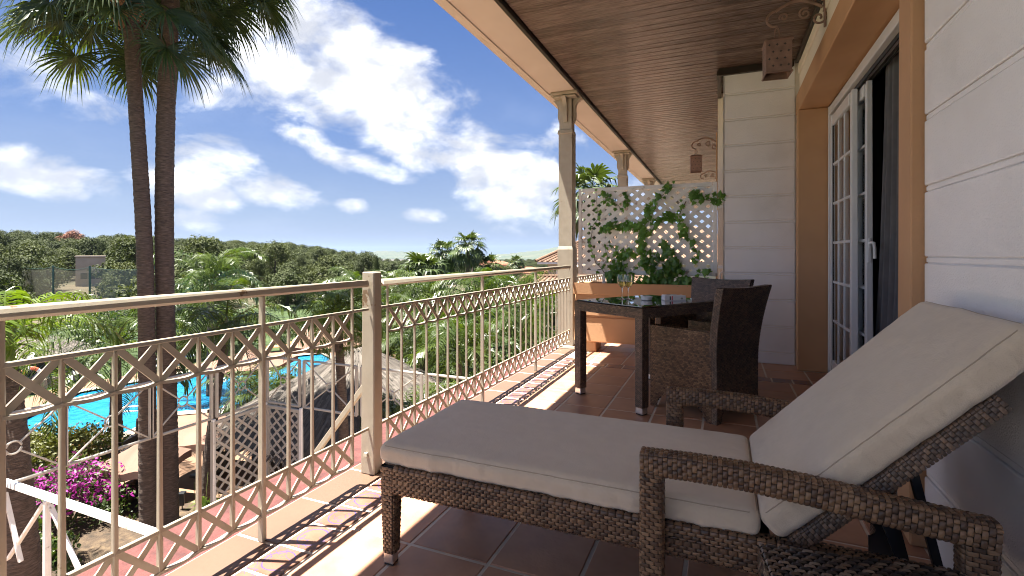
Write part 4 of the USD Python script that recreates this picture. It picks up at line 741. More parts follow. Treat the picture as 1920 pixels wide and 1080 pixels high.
for a, b in ((-8.88, -7.98), (-7.86, -6.52), (-6.40, -5.05), (-4.93, -3.55), (-3.43, -2.05)): frieze((a, PYF), (b, PYF))
obj("beam", rbox(-9.0, -1.87, PYN - .042, PYN + .042, -2.01, -1.925, .012), "white_paint", pg)
for x, y in ((-7.95, PYN), (-4.6, PYN), (PXL, PYF), (-7.93, PYF), (-4.98, PYF), (PXL, 6.52)): obj("post", rbox(x - .045, x + .045, y - .045, y + .045, GZ, -2.015, .01), "white_paint", pg)
for x in (-7.95, -4.6):
    for s_ in (-1, 1): obj("knee_brace", beam((x + s_ * .06, PYN, -2.06), (x + s_ * .95, PYN, -3.0), .04, .055, (0, 1, 0), .006), "white_paint", pg)
obj("knee_brace", beam((-8.95, PYN - .01, -2.1), (-8.55, PYN - .01, -2.95), .04, .055, (0, 1, 0), .006), "white_paint", pg)
obj("sloping_brace", beam((-4.30, 5.5, -.42), (-5.75, 5.5, -2.18), .07, .09, (0, 1, 0), .006), "cream_paint", pg)
def latt(p, q, z0, z1, name):
    p, q = A(p, float), A(q, float); L = np.linalg.norm(q - p); d = (q - p) / L; nrm = A([-d[1], d[0]]); win_ = sbox(.05, z0 + .05, L - .05, z1 - .05)
    l = obj("lattice_frame", cat_([beam([*p, z0], [*p, z1], .06, .06, (d[0], d[1], 0)), beam([*q, z0], [*q, z1], .06, .06, (d[0], d[1], 0)), beam([*(p + d * .03), z1 - .03], [*(q - d * .03), z1 - .03], .05, .06), beam([*(p + d * .03), z0 + .03], [*(q - d * .03), z0 + .03], .05, .06)]), "pergola_paint", pg)
    for k in range(-14, 12):
        for sg, off in ((1, .006), (-1, -.006)):
            g = LineString([(k * .25, z0), (k * .25 + sg * 3, z0 + 3 * .92)]).intersection(win_)
            if g.is_empty or g.length < .06: continue
            (a0, b0), (a1, b1) = g.coords[0], g.coords[-1]
            obj("lattice_slat", beam([*(p + d * a0 + nrm * off), b0], [*(p + d * a1 + nrm * off), b1], .046, .010, (nrm[0], nrm[1], 0)), "pergola_paint", l)
latt((PXL, 6.50), (PXL, 7.64), -3.75, -2.06, "l"); latt((-8.86, PYF), (-7.98, PYF), -3.75, -2.06, "l")
# ---------------------------------------------------------------- palms
def fan_frond(az, el, pet, L, seed, droop=.5, nseg=42, dead=False):
    r = np.random.default_rng(seed); h = A([math.cos(az), math.sin(az), 0]); z = A([0, 0, 1.0]); e = math.radians(el)
    t = np.linspace(0, 1, 7); dr = droop * pet
    P_ = (h[None] * (.12 + pet * t * math.cos(e))[:, None] + z[None] * (pet * t * math.sin(e) - dr * t ** 2)[:, None])
    tg = P_[-1] - P_[-2]; tg /= np.linalg.norm(tg); s = np.cross(tg, z); s /= np.linalg.norm(s); n = np.cross(s, tg); c = P_[-1]
    ang = np.radians(np.linspace(-128, 128, nseg)) + r.normal(0, .03, nseg); ll = L * (1 - .22 * (np.abs(ang) / 2.3) ** 2) * r.uniform(.88, 1.08, nseg); hw_ = .5 * math.radians(256 / nseg)
    d = np.cos(ang)[:, None] * tg + np.sin(ang)[:, None] * s; d = d + n * (.18 - .10 * np.cos(ang))[:, None]; d /= np.linalg.norm(d, axis=1, keepdims=True); pv = np.cross(n, d); pv /= np.linalg.norm(pv, axis=1, keepdims=True)
    tipd = (.45 + .75 * r.random(nseg)) * (1.4 if dead else 1)
    st = [(.03, .3, 0), (.46, 1.0, .05), (.74, .52, .34), (1.0, .02, 1.0)]; V = []
    for q, w, k in st:
        b = c + d * (ll * q)[:, None] - z * (tipd * ll * .42 * k)[:, None] - d * (tipd * ll * .16 * k)[:, None]; ww = (ll * .5 * math.tan(hw_) * w)[:, None]
        V += [b - pv * ww - n * .0, b + n * (.016 * w), b + pv * ww]
    V = np.stack(V, 1); F = []
    for k in range(3): a0 = k * 3; F += [[a0, a0 + 3, a0 + 4], [a0, a0 + 4, a0 + 1], [a0 + 1, a0 + 4, a0 + 5], [a0 + 1, a0 + 5, a0 + 2]]
    F = (A(F)[None] + (np.arange(nseg) * 12)[:, None, None]).reshape(-1, 3)
    return cat_([T(V.reshape(-1, 3), F), tube(P_, np.linspace(.026, .012, 7), 5)])
def feather_frond(az, el, L, seed, n=40, w=.030, ll=.52, arch=95, plume=.5):
    r = np.random.default_rng(seed); h = A([math.cos(az), math.sin(az), 0]); z = A([0, 0, 1.0]); sd_ = A([-h[1], h[0], 0]); m = 24
    e = np.radians(el - arch * np.linspace(0, 1, m) ** 1.3); st = L / m; P_ = np.cumsum(np.stack([np.cos(e) * st, np.sin(e) * st], 1), 0); P_ = np.vstack([[0, 0], P_]); R = P_[:, :1] * h + P_[:, 1:] * z; tt = np.linspace(0, 1, len(R))
    t = np.repeat(np.linspace(.16, .99, n), 2); sgn = np.tile([1, -1], n); b = np.stack([np.interp(t, tt, R[:, k]) for k in range(3)], 1); tg = np.stack([np.interp(np.clip(t + .03, 0, 1), tt, R[:, k]) - np.interp(np.clip(t - .03, 0, 1), tt, R[:, k]) for k in range(3)], 1); tg /= np.linalg.norm(tg, axis=1, keepdims=True)
    l = ll * (.35 + .65 * np.sin(np.clip(t, 0, 1) ** .8 * PI) ** .6) * r.uniform(.8, 1.15, 2 * n); l[-4:] *= .8
    up = np.cross(tg, sd_); up *= np.sign(up[:, 2:3] + 1e-6)
    d = tg * .55 + sd_ * (sgn * .85)[:, None] + up * r.normal(.10, plume * .5, 2 * n)[:, None]; d /= np.linalg.norm(d, axis=1, keepdims=True)
    wv = np.cross(d, z); wv /= np.maximum(np.linalg.norm(wv, axis=1, keepdims=True), 1e-6); wv = wv * .6 + tg * .5; wv /= np.linalg.norm(wv, axis=1, keepdims=True); dd = r.uniform(.45, .95, 2 * n); V = []
    for q, ww, k in ((0, .5, 0), (.38, 1, .10), (.72, .8, .42), (1, .08, 1.0)):
        c = b + d * (l * q * (1 - .25 * k * dd))[:, None] - z * (l * dd * k * .75)[:, None]; V += [c - wv * w * ww * .5, c + wv * w * ww * .5]
    V = np.stack(V, 1); F = (A([[0, 2, 3], [0, 3, 1], [2, 4, 5], [2, 5, 3], [4, 6, 7], [4, 7, 5]])[None] + (np.arange(2 * n) * 8)[:, None, None]).reshape(-1, 3)
    return cat_([T(V.reshape(-1, 3), F), tube(R[::3], np.linspace(.022, .005, len(R[::3])), 4)])
def trunk_mesh(pts, radii, rings=True, n=16, step=.16, seed=0):
    p = A(pts, float); L = np.r_[0, np.cumsum(np.linalg.norm(np.diff(p, axis=0), axis=1))]
    from scipy.interpolate import CubicSpline
    cs_ = CubicSpline(L, p); u = np.arange(0, L[-1], step / 4); q = cs_(u); r = np.interp(u, L, radii); k = np.arange(len(u)); r = r * (1 + (.022 * (k % 4 == 0) - .012 * (k % 4 == 2)) + .02 * (meshkit.noise(np.stack([u * 3, 0 * u, 0 * u + seed], 1)) - .5))
    m = tube(q, r, n); v = A(m.vertices); k = np.repeat(np.arange(len(q)), n); o = v[:len(k)] - q[k]; v[:len(k)] += o * (.13 * (meshkit.fbm(v[:len(k)] * A([5, 5, 13]), 3, seed) - .5))[:, None]; m.vertices = v; return m
def fan_palm(label, base, pts, radii, crown, specs, seed, group=None, dry=6):
    t = thing("fan_palm", label, "palm tree", base, group=group); b = A(base)
    obj("trunk", trunk_mesh(A(pts) - b, radii, seed=seed, step=.11), "palm_bark", t, smooth=True); c = A(crown) - b; r = np.random.default_rng(seed); boots = []
    for k in range(70):
        a = k * 2.4; zz = r.uniform(-.75, .15); rad = .17 - .03 * zz; boots.append(beam(c + A([math.cos(a) * rad, math.sin(a) * rad, zz]), c + A([math.cos(a) * (rad + .13), math.sin(a) * (rad + .13), zz + r.uniform(.18, .34)]), .07, .02))
    obj("leaf_base", cat_(boots), "boot_fibre", t)
    for i, (az, el, pet, L, dr) in enumerate(specs):
        dead = i < dry
        f = obj("frond", moved(fan_frond(az, el, pet, L, seed * 100 + i, dr, dead=dead), c + A([0, 0, -.55 if el < -30 else -.1 if el < 20 else .1])), "fan_leaf_dry" if dead else "fan_leaf", t)
    return t
def crown_specs(n, seed, pet, L, lo, hi, away=None):
    r = np.random.default_rng(seed); s_ = [((k * 2.39996 + r.normal(0, .12)), lo + (hi - lo) * (k / n) ** .8 + r.normal(0, 5), pet * r.uniform(.85, 1.1), L * r.uniform(.9, 1.1), .28 + .35 * (1 - k / n)) for k in range(n)]
    return s_ if away is None else [(a, e if e > 34 or math.cos(a - away) < .15 else 36 + .4 * (e + 20), p, l, d) for a, e, p, l, d in s_]
fan_palm("thinner tall fan palm, left of the pair of trunks beyond the railing", (-10.65, 6.4, GZ), [(-10.65, 6.4, GZ), (-10.69, 6.39, -2), (-10.71, 6.38, .23), (-10.80, 6.34, 2.49), (-10.90, 6.3, 4.1), (-11.0, 6.26, 6.15)], [.16, .152, .145, .138, .132, .132], (-11.01, 6.26, 6.35), crown_specs(70, 5, 1.3, .98, -12, 82), 5, dry=0)
fan_palm("thicker fan palm, right of the pair, its trunk leaving the picture's top", (-10.6, 6.75, GZ), [(-10.6, 6.75, GZ), (-10.62, 6.74, -2), (-10.66, 6.72, .2), (-10.67, 6.72, 3.08), (-10.61, 6.75, 5.29), (-10.48, 6.81, 8.15)], [.185, .175, .17, .168, .165, .162], (-10.47, 6.82, 8.25), crown_specs(80, 8, 1.5, 1.15, -26, 80, away=-.567), 8, dry=0)
def far_fan(label, loc, h, R, seed, s=1.0, group=None, n=26):
    t = thing("fan_palm", label, "palm tree", loc, seed * .7, s, group); r = np.random.default_rng(seed)
    obj("trunk", trunk_mesh([(0, 0, 0), (.05, .02, h * .5), (0, 0, h)], [.26, .2, .18], n=8, step=.6, seed=seed), "palm_bark", t, smooth=True)
    for i, (az, el, pet, L, dr) in enumerate(crown_specs(n, seed, R * .5, R * .55, -65, 78)): obj("frond", moved(fan_frond(az, el, pet, L, seed * 50 + i, dr, nseg=16), (0, 0, h)), "fan_leaf", t)
    return t
f1 = far_fan("tallest fan palm standing over the garden, right of the middle", (-21.2, 39.9, -4.6), 6.6, 2.1, 31)
dup(f1, (-24.3, 40.7, -5.3), 1.3, 1.0, "slightly lower fan palm just left of the tallest one"); dup(f1, (-20.0, 41.5, -6.2), 2.6, .95, "fan palm half hidden at the right foot of the tallest one")
f2 = far_fan("broad blue green fan palm with drooping skirt behind the far railing", (-19.9, 30.7, -4.5), 4.3, 2.6, 37, n=34)
dup(f1, (-6.2, 24.8, -3.1), .5, 1.12, "bright fan palm crown showing above the trellis beside the column"); dup(f1, (-34.4, 83.2, -7.2), 2.0, 1.05, "far fan palm in front of the terracotta roofs"); dup(f1, (-62.3, 65.9, -9.0), 3.0, 1.1, "pale lone fan palm in the clearing of the pine wood")
dup(f2, (-22.6, 33.0, -5.6), 2.1, .85, "low fan palm at the left of the broad blue green one")
def feather_palm(label, loc, h, L, seed, n=17, rot=0.0, mat="feather_leaf", lean=(0, 0), w=.034, ll=.55, r0=.13, lo=-25, hi=82, group=None, nl=40, trunk=True, arch=105):
    t = thing("feather_palm", label, "palm tree", loc, rot, group=group); r = np.random.default_rng(seed); lx, ly = lean
    obj("trunk", trunk_mesh([(0, 0, 0), (lx * .35, ly * .35, h * .5), (lx, ly, h)], [r0 * 1.35, r0 * 1.08, r0 * .9], n=12, step=.15, seed=seed), "palm_bark", t, smooth=True)
    sh = [tube([(lx, ly, h - .1), (lx * 1.05, ly * 1.05, h + .55)], [r0 * .9, r0 * .5], 8)]; obj("crown_shaft", sh[0], "rachis", t)
    for k in range(n):
        el = lo + (hi - lo) * ((k + .5) / n) ** .75 + r.normal(0, 5)
        obj("frond", moved(feather_frond(k * 2.39996 + r.normal(0, .15), el, L * r.uniform(.85, 1.12), seed * 40 + k, nl, w, ll, arch + r.normal(0, 10)), (lx * 1.04, ly * 1.04, h + .35)), mat, t)
    return t
feather_palm("leaning feather palm at the left edge, its thick trunk behind the white beam", (-9.85, 4.1, GZ), 3.75, 1.9, 41, n=11, lean=(-.75, .1), w=.036, ll=.5, lo=22, r0=.19, mat="feather_leaf_bright")
feather_palm("feather palm behind the two tall trunks, over the small thatched hut", (-15.6, 8.5, GZ), 2.75, 2.7, 43, n=18, w=.038, ll=.6)
feather_palm("tall plumed feather palm just right of the two trunks", (-18.9, 13.7, GZ), 4.1, 2.6, 47, n=20, w=.042, ll=.7, hi=86)
feather_palm("slender feather palm on a thin dark trunk, right of the two trunks", (-10.87, 7.75, GZ), 3.55, 2.0, 53, n=15, r0=.095, w=.030, ll=.5, lean=(.25, .3))
feather_palm("bright yellow green feather palm rising over the thatched roof", (-7.3, 8.3, GZ), 4.0, 1.15, 59, n=22, r0=.10, w=.022, ll=.42, mat="feather_leaf_bright", lean=(-.45, .25), lo=-40)
fp = feather_palm("feather palm close behind the short square post", (-12.4, 15.4, GZ), 2.7, 2.5, 61, n=18, w=.036, ll=.65)
dup(fp, (-9.5, 14.6, GZ - .35), 1.7, .95, "feather palm behind the far railing, next right of the post")
dup(fp, (-7.4, 13.3, GZ - .1), 3.9, .92, "dark feather palm in the middle of the far railing"); dup(fp, (-6.4, 16.8, GZ), 2.4, 1.05, "feather palm near the far end of the railing"); dup(fp, (-9.9, 19.5, GZ), 5.2, 1.15, "feather palm behind the others at the lawn's edge")
dup(fp, (-5.2, 21.5, GZ), .7, 1.0, "feather palm low beside the villa porch"); dup(fp, (-14.8, 18.6, GZ), 4.4, 1.1, "feather palm beyond the pool's far end")
feather_palm("low weeping feather palm in front of the thatched roof, right of the post", (-6.9, 9.95, GZ), 1.15, 2.0, 67, n=22, w=.026, ll=.5, r0=.1, lo=-10)
dup(fp, (-13.2, 11.2, GZ - 1.2), 2.9, .8, "low feather palm over the pool, between the parasols")
# ---------------------------------------------------------------- leafy shrubs
def leaves(pts, nrm, size, seed, asp=.55):
    r = np.random.default_rng(seed); n = len(pts); nn = nrm + r.normal(0, .6, (n, 3)); nn /= np.linalg.norm(nn, axis=1, keepdims=True); q = r.normal(size=(n, 3)); x = np.cross(nn, q); x /= np.linalg.norm(x, axis=1, keepdims=True); y = np.cross(nn, x); s = size * r.uniform(.6, 1.3, n)[:, None]
    V = np.stack([pts - y * s, pts + x * s * asp + nn * s * .15, pts + y * s, pts - x * s * asp + nn * s * .15], 1).reshape(-1, 3); F = (A([[0, 1, 2], [0, 2, 3]])[None] + (np.arange(n) * 4)[:, None, None]).reshape(-1, 3)
    return T(V, F)
def clumps(c, R, nb, seed, flat=.8):
    """centres and radii of lumps spread through an ellipsoid"""
    r = np.random.default_rng(seed); d = r.normal(size=(nb, 3)); d /= np.linalg.norm(d, axis=1, keepdims=True); d[:, 2] = np.abs(d[:, 2]) * 1.1 - .25; return A(c) + d * A(R) * r.uniform(.45, .95, (nb, 1)), r.uniform(.22, .42, nb) * min(R)
def lump_points(cs_, rs, per, seed):
    r = np.random.default_rng(seed); d = r.normal(size=(len(cs_) * per, 3)); d /= np.linalg.norm(d, axis=1, keepdims=True); k = np.repeat(np.arange(len(cs_)), per); return cs_[k] + d * (rs[k] * r.uniform(.6, 1.08, len(k)))[:, None], d
def shrub(name, label, loc, R, mats, seed, nb=40, per=90, size=.05, cat="shrub", stem=True):
    R = (R[0], R[1], R[2] * .62); t = thing(name, label, cat, loc); c, rs = clumps((0, 0, R[2] * .55), R, nb, seed); p, d = lump_points(c, rs, per, seed + 1); r = np.random.default_rng(seed); k = r.random(len(p)); o = 0; keep = p[:, 2] > .02
    for nm, m, fr, test in mats:
        s = keep & (k >= o) & (k < o + fr) & (test(p, R) if test else True); o += fr; obj(nm, leaves(p[s], d[s], size, seed + 3), m, t)
    if stem: obj("stem", cat_([tube([(0, 0, 0), (q[0] * .4, q[1] * .4, R[2] * .35), tuple(q)], [.03, .02, .008], 5) for q in c[:9]]), "bark", t)
    return t
shrub("bougainvillea", "magenta flowering bougainvillea behind the white pergola beam", (-12.5, 5.95, GZ), (1.4, 1.15, 1.38), [("flowers", "magenta_bract", .5, lambda p, R: p[:, 2] > .62), ("foliage", "bush_leaf", .5, None)], 71, nb=75, per=120, size=.045)
shrub("hedge_bush", "rounded yellow green bush between the pool and the bougainvillea", (-15.6, 7.25, GZ), (1.75, 1.5, 1.35), [("foliage", "hedge_leaf", .85, None), ("rusty_leaves", "rust_leaf", .15, lambda p, R: p[:, 0] + p[:, 1] > .3)], 73, nb=85, per=110, size=.05)
shrub("shrub", "dark low shrub under the leaning palm at the left edge", (-11.3, 4.7, GZ), (.9, .8, .8), [("foliage", "bush_leaf", 1.0, None)], 75, nb=30)
shrub("shrub", "bronze tinted shrub beside the pool edge and the loungers", (-14.4, 8.6, GZ), (.7, .7, .8), [("foliage", "rust_leaf", .6, None), ("green_leaves", "hedge_leaf", .4, None)], 77, nb=30)
shrub("shrub", "small clipped green bush between the two parasols by the pool", (-15.4, 14.3, GZ), (.6, .6, 1.15), [("foliage", "hedge_leaf", 1.0, None)], 79, nb=30)
for i, (x, y, s_, lb) in enumerate([(-6.2, 11.6, 1.2, "green shrub low behind the middle of the far railing"), (-8.2, 17.2, 1.9, "tall green shrub behind the middle palms of the far railing"), (-4.6, 15.0, 1.5, "green shrub near the column end of the far railing"), (-11.8, 20.8, 2.0, "broad green shrub left of the lawn"), (-3.9, 19.0, 1.6, "leafy shrub at the right edge of the lawn"), (-15.5, 24.5, 2.2, "big dark shrub behind the broad fan palm"), (-20.5, 26.0, 2.4, "big shrub beyond the pool end"), (-26.5, 18.5, 2.3, "tall shrub left of the pool's far end"), (-27.5, 9.0, 1.9, "shrub beside the small thatched hut"), (-24.8, 24.5, 2.3, "dark shrub behind the tall plumed palm"), (-8.4, 26.5, 2.0, "bushy shrub in front of the villa porch"), (-22.0, 5.4, 1.6, "shrub at the pool's near left corner")]):
    shrub("shrub", lb, (x, y, GZ), (s_ * .85, s_ * .85, s_ * .75), [("foliage", "bush_leaf", .75, None), ("light_leaves", "hedge_leaf", .25, None)], 80 + i, nb=36, per=80, size=.075, stem=False)
for i, (x, y, s_, hh, lb) in enumerate([(-26.8, 21.0, 2.2, 1.5, "tall leafy shrub beyond the pool, behind the two palm trunks"), (-24.0, 26.8, 2.3, 1.5, "tall leafy shrub beyond the pool, right of the palm trunks"), (-21.3, 28.5, 2.2, 1.45, "tall leafy shrub behind the orange loungers"), (-18.4, 27.4, 2.2, 1.5, "tall dark shrub above the parasol at the pool's far end"), (-15.6, 21.8, 1.7, 1.3, "rounded shrub at the pool's far right corner"), (-12.9, 23.6, 2.0, 1.4, "shrub behind the short square post"), (-10.3, 16.6, 1.6, 1.5, "dense shrub just right of the square post"), (-8.0, 19.8, 1.8, 1.5, "dense shrub in the gap behind the far railing's first bars"), (-6.4, 14.4, 1.3, 1.5, "dense shrub behind the far railing's heavy bar"), (-4.9, 17.2, 1.4, 1.5, "dense shrub behind the far railing's last bars"), (-30.5, 15.5, 2.4, 1.5, "tall shrub behind the stone bed at far left"), (-31.5, 22.0, 2.8, 1.4, "tall shrub under the court fence"), (-34.5, 17.5, 2.6, 1.4, "broad shrub left under the court fence"), (-11.6, 27.5, 2.4, 1.4, "broad shrub left of the villa porch"), (-19.4, 33.5, 2.8, 1.3, "broad shrub at the foot of the broad fan palm")]):
    shrub("shrub", lb, (x, y, GZ), (s_ * .8, s_ * .8, s_ * hh * .75), [("foliage", "bush_leaf", .7, None), ("light_leaves", "feather_leaf", .3, None)], 140 + i, nb=44, per=80, size=.085, stem=False)
for x, y, dz, rz, sc, lb in [(-21.9, 25.8, -.2, .3, 1.15, "feather palm beyond the pool, left of the heavy railing bar"), (-17.4, 24.6, .0, 2.2, 1.05, "feather palm beyond the pool, right of the heavy railing bar"), (-25.6, 18.8, -.3, 4.0, 1.1, "feather palm behind the pool, seen between the two trunks"), (-13.2, 20.6, .1, 1.1, 1.1, "feather palm beyond the thatched roof, left of the post"), (-8.9, 22.6, .2, 3.3, 1.1, "tall feather palm deep in the middle of the far railing")]: dup(fp, (x, y, GZ + dz), rz, sc, label=lb)
# agapanthus by the path lamp
for k, (x, y, lb) in enumerate([(-10.35, 7.35, "strap leaved agapanthus clump beside the black garden lamp"), (-9.45, 7.25, "smaller agapanthus clump at the foot of the lattice")]):
    t = thing("agapanthus", lb, "plant", (x, y, GZ)); bl = []; r = np.random.default_rng(90 + k)
    for i in range(60):
        a = r.uniform(0, 2 * PI); l = r.uniform(.28, .5); h = A([math.cos(a), math.sin(a), 0]); s2 = A([-h[1], h[0], 0]) * .016; q = [A([0, 0, 0]) + h * .03, h * l * .35 + A([0, 0, l * .62]), h * l * .8 + A([0, 0, l * .5])]; bl.append(T([q[0] - s2, q[0] + s2, q[1] - s2, q[1] + s2, q[2]], [[0, 1, 3], [0, 3, 2], [2, 3, 4]]))
    obj("leaf_blades", cat_(bl), "feather_leaf_bright", t)
    obj("flower_stalk", cat_([tube([(r.normal(0, .12), r.normal(0, .12), 0), (r.normal(0, .16), r.normal(0, .16), .75)], .005, 4) for i in range(6)]), "rachis", t)
t = thing("garden_lamp", "small black garden lamp on a stake by the palm trunks", "garden lamp", (-10.85, 7.2, GZ), .5)
obj("stake", tube([(0, 0, 0), (0, 0, .22)], .012), "black_metal", t); obj("head", rbox(-.06, .06, -.05, .05, .16, .42, .012), "black_metal", t); obj("hood", rbox(-.075, .075, -.065, .065, .42, .445, .006), "black_metal", t)
# ---------------------------------------------------------------- thatched roofs, parasols, loungers
def thatched(label, c, R, ze, za, seed, n, posts):
    t = thing("thatched_hut", label, "hut", (c[0], c[1], GZ)); r = np.random.default_rng(seed); ze, za = ze - GZ, za - GZ
    obj("roof_base", revolve([(R - .06, ze + .03), (R * .5, (ze + za) / 2 + .02), (.02, za - .05)], 40), "thatch_base", t, smooth=True)
    a = r.uniform(0, 2 * PI, n); q = np.sqrt(r.uniform(.002, 1, n)) * .99; L = r.uniform(.3, .6, n) * R / 3; w = r.uniform(.012, .030, n) * R / 3
    rd = np.stack([np.cos(a), np.sin(a), 0 * a], 1); td = np.stack([-np.sin(a), np.cos(a), 0 * a], 1); sl = math.atan2(za - ze, R); dn = rd * math.cos(sl) - A([0, 0, 1]) * math.sin(sl); up = rd * math.sin(sl) + A([0, 0, 1]) * math.cos(sl)
    p = rd * (q * R)[:, None]; p[:, 2] = za - (za - ze) * q; p = p + up * r.uniform(.0, .05, n)[:, None]; dv = dn + td * r.normal(0, .09, n)[:, None] + up * r.uniform(-.06, .03, n)[:, None]; e = p + dv * L[:, None]; tw = td * w[:, None]
    V = np.stack([p - tw, p + tw, e + tw * .7 , e - tw * .7], 1).reshape(-1, 3); F = (A([[0, 1, 2], [0, 2, 3]])[None] + (np.arange(n) * 4)[:, None, None]).reshape(-1, 3); obj("thatch", T(V, F), "thatch", t, kind="stuff")
    for k in range(posts): x, y = (R - .5) * math.cos(k * 2 * PI / posts + .4), (R - .5) * math.sin(k * 2 * PI / posts + .4); obj("post", tube([(x, y, 0), (x, y, ze + .2)], .07, 10), "bark", t)
    obj("counter", revolve([(R * .45, 0), (R * .45, 1.0), (R * .5, 1.0), (R * .5, 1.05), (.01, 1.05)], 24), "dark_trim", t)
thatched("large conical thatched roof below the balcony, behind the railing post", (-9.2, 11.0), 3.05, -3.0, -1.38, 101, 15000, 8)
thatched("small thatched hut far left beyond the pool, under the palm fronds", (-28.4, 12.2), 2.0, -3.2, -2.35, 103, 2500, 5)
def parasol(label, loc, R, h, rz, sides=4, drop=.5):
    t = thing("parasol", label, "parasol", loc, rz); v = [[0, 0, h]]; f = []; m = 8
    for q in (.35, .7, 1.0):
        for k in range(sides * m):
            a = 2 * PI * k / (sides * m); rad = R / max(abs(math.cos(((a + PI / sides) % (2 * PI / sides)) - PI / sides)), .2) * (1 if sides < 7 else 1); v.append([rad * q * math.cos(a), rad * q * math.sin(a), h - drop * q ** .85 * (1 + .12 * math.cos(a * sides))])
    N = sides * m
    for k in range(N):
        l = (k + 1) % N; f.append([0, 1 + k, 1 + l])
        for j in range(2): f += [[1 + j * N + k, 1 + (j + 1) * N + k, 1 + (j + 1) * N + l], [1 + j * N + k, 1 + (j + 1) * N + l, 1 + j * N + l]]
    vb = len(v); v += [[x, y, z - .16] for x, y, z in v[1 + 2 * N:1 + 3 * N]]
    for k in range(N): l = (k + 1) % N; f += [[1 + 2 * N + k, vb + k, vb + l], [1 + 2 * N + k, vb + l, 1 + 2 * N + l]]
    obj("canopy", T(v, f), "parasol_cloth", t, smooth=25); obj("pole", tube([(0, 0, 0), (0, 0, h + .06)], .03, 10), "dark_trim", t)
    for k in range(sides): a = 2 * PI * (k + .5) / sides * 1.0; obj("rib", tube([(0, 0, h - .42), (R * .8 * math.cos(a), R * .8 * math.sin(a), h - drop * .8)], .012, 5), "dark_trim", t)
    obj("foot", rbox(-.3, .3, -.3, .3, .012, .08, .01), "dark_trim", t)
parasol("salmon parasol by the pool, left of the thatched roof", (-16.0, 13.0, GZ), 1.25, 2.15, .3); parasol("salmon parasol at the pool's far end, above the thatched roof", (-15.9, 17.0, GZ), 1.55, 2.3, .5)
parasol("salmon parasol left of the two palm trunks, over dark armchairs", (-11.95, 7.1, GZ), .62, 1.5, .2); parasol("salmon parasol between the palm trunks and the lattice", (-12.1, 8.7, GZ), .85, 1.6, .15); parasol("far salmon parasol in the gap left of the square post", (-18.0, 19.5, GZ), 1.3, 2.2, .9)
def sunbed(label, loc, rz, mat, group=None):
    t = thing("pool_lounger", label, "sun lounger", loc, rz, group=group)
    obj("bed", cat_([rbox(-.95, .35, -.3, .3, .28, .33, .015), moved(rbox(0, .75, -.3, .3, 0, .05, .015), (.35, 0, .29), 0), ]), mat, t); obj("back", (lambda m: (m.apply_transform(trimesh.transformations.rotation_matrix(-.7, [0, 1, 0])), m.apply_translation([.33, 0, .31]), m)[2])(rbox(0, .7, -.3, .3, 0, .05, .015)), mat, t)
    for x in (-.8, .6):
        for y in (-.25, .25): obj("leg", rbox(x - .02, x + .02, y - .02, y + .02, 0, .28, .004), "white_paint", t)
    return t
s1 = sunbed("pale blue lounger on the grass strip left of the trunks", (-24.8, 15.6, GZ), .6, "lounger_fabric")
for x, y, rz, lb in [(-27.3, 11.6, .3, "pale lounger by the stone bed at the far left"), (-26.3, 16.8, .9, "pale blue lounger in the shade behind the grass strip"), (-19.9, 24.4, 1.9, "pale lounger at the far end of the pool")]: dup(s1, (x, y, GZ), rz, label=lb)
s2_ = sunbed("orange lounger on the bright lawn, right one seen through the far railing", (-7.3, 23.0, GZ), 2.0, "orange_cloth")
for x, y, rz, lb in [(-8.4, 24.3, 2.1, "orange lounger on the bright lawn, left one seen through the far railing"), (-21.8, 23.6, 1.2, "orange lounger beyond the pool, left of the heavy railing bar"), (-20.3, 25.9, .7, "orange lounger beyond the pool, right of the heavy railing bar"), (-23.6, 21.6, 1.0, "orange lounger beside the palm at the pool's far corner")]: dup(s2_, (x, y, GZ), rz, label=lb)
# stone bed with life ring, pool ladder, garden armchairs
t = thing("stone_bed", "low grey stone planting bed at the far left of the pool", "planting bed", (-26.3, 11.3, GZ), -1.15)
for k in range(9): obj("stone", rbox(-2.2 + k * .49, -2.2 + k * .49 + .475, -.45, .45, 0, .42 + .02 * (k % 3), .03), "coping_stone", t)
obj("soil", box(-2.1, 2.1, -.38, .38, .40, .43), "bed_soil", t)
t = thing("life_ring", "orange and white life ring hanging by the stone bed", "life ring", (-25.6, 10.9, GZ + .75), .9)
for k in range(8):
    a = np.linspace(k * PI / 4, (k + 1) * PI / 4, 7); obj("segment", tube(np.stack([.30 * np.cos(a), 0 * a, .30 * np.sin(a)], 1), .075, 8), "red_paint" if k % 2 else "white_paint", t)
obj("stand", tube([(0, .1, -.75), (0, .1, .2)], .025), "black_metal", t)
t = thing("pool_ladder", "white tubular steps at the near corner of the pool", "pool ladder", (-17.1, 10.0, GZ), .9)
for y in (-.28, .28): obj("rail", tube([(-.9, y, -.1), (-.75, y, .55), (-.45, y, .75), (0, y, .72), (.15, y, .5), (.18, y, 0)], .025, 8), "white_paint", t)
for z in (.15, .35, .55): obj("bar", tube([(-.80, -.28, z), (-.80, .28, z)], .02, 6), "white_paint", t)
def garden_chair(label, loc, rz):
    t = thing("garden_armchair", label, "armchair", loc, rz)
    obj("seat", rbox(-.3, .3, -.3, .3, .16, .40, .03), "dark_trim", t); obj("back", rbox(.22, .32, -.3, .3, .40, .80, .03), "dark_trim", t); obj("cushion", rbox(-.26, .2, -.24, .24, .40, .46, .025), "parasol_cloth", t)
    for s_ in (-1, 1): obj("arm", rbox(-.3, .22, s_ * .3 - .05, s_ * .3 + .05, .10, .60, .03), "dark_trim", t)
    for x in (-.24, .24):
        for y in (-.24, .24): obj("leg", rbox(x - .03, x + .03, y - .03, y + .03, 0, .16, .005), "dark_trim", t)
    return t
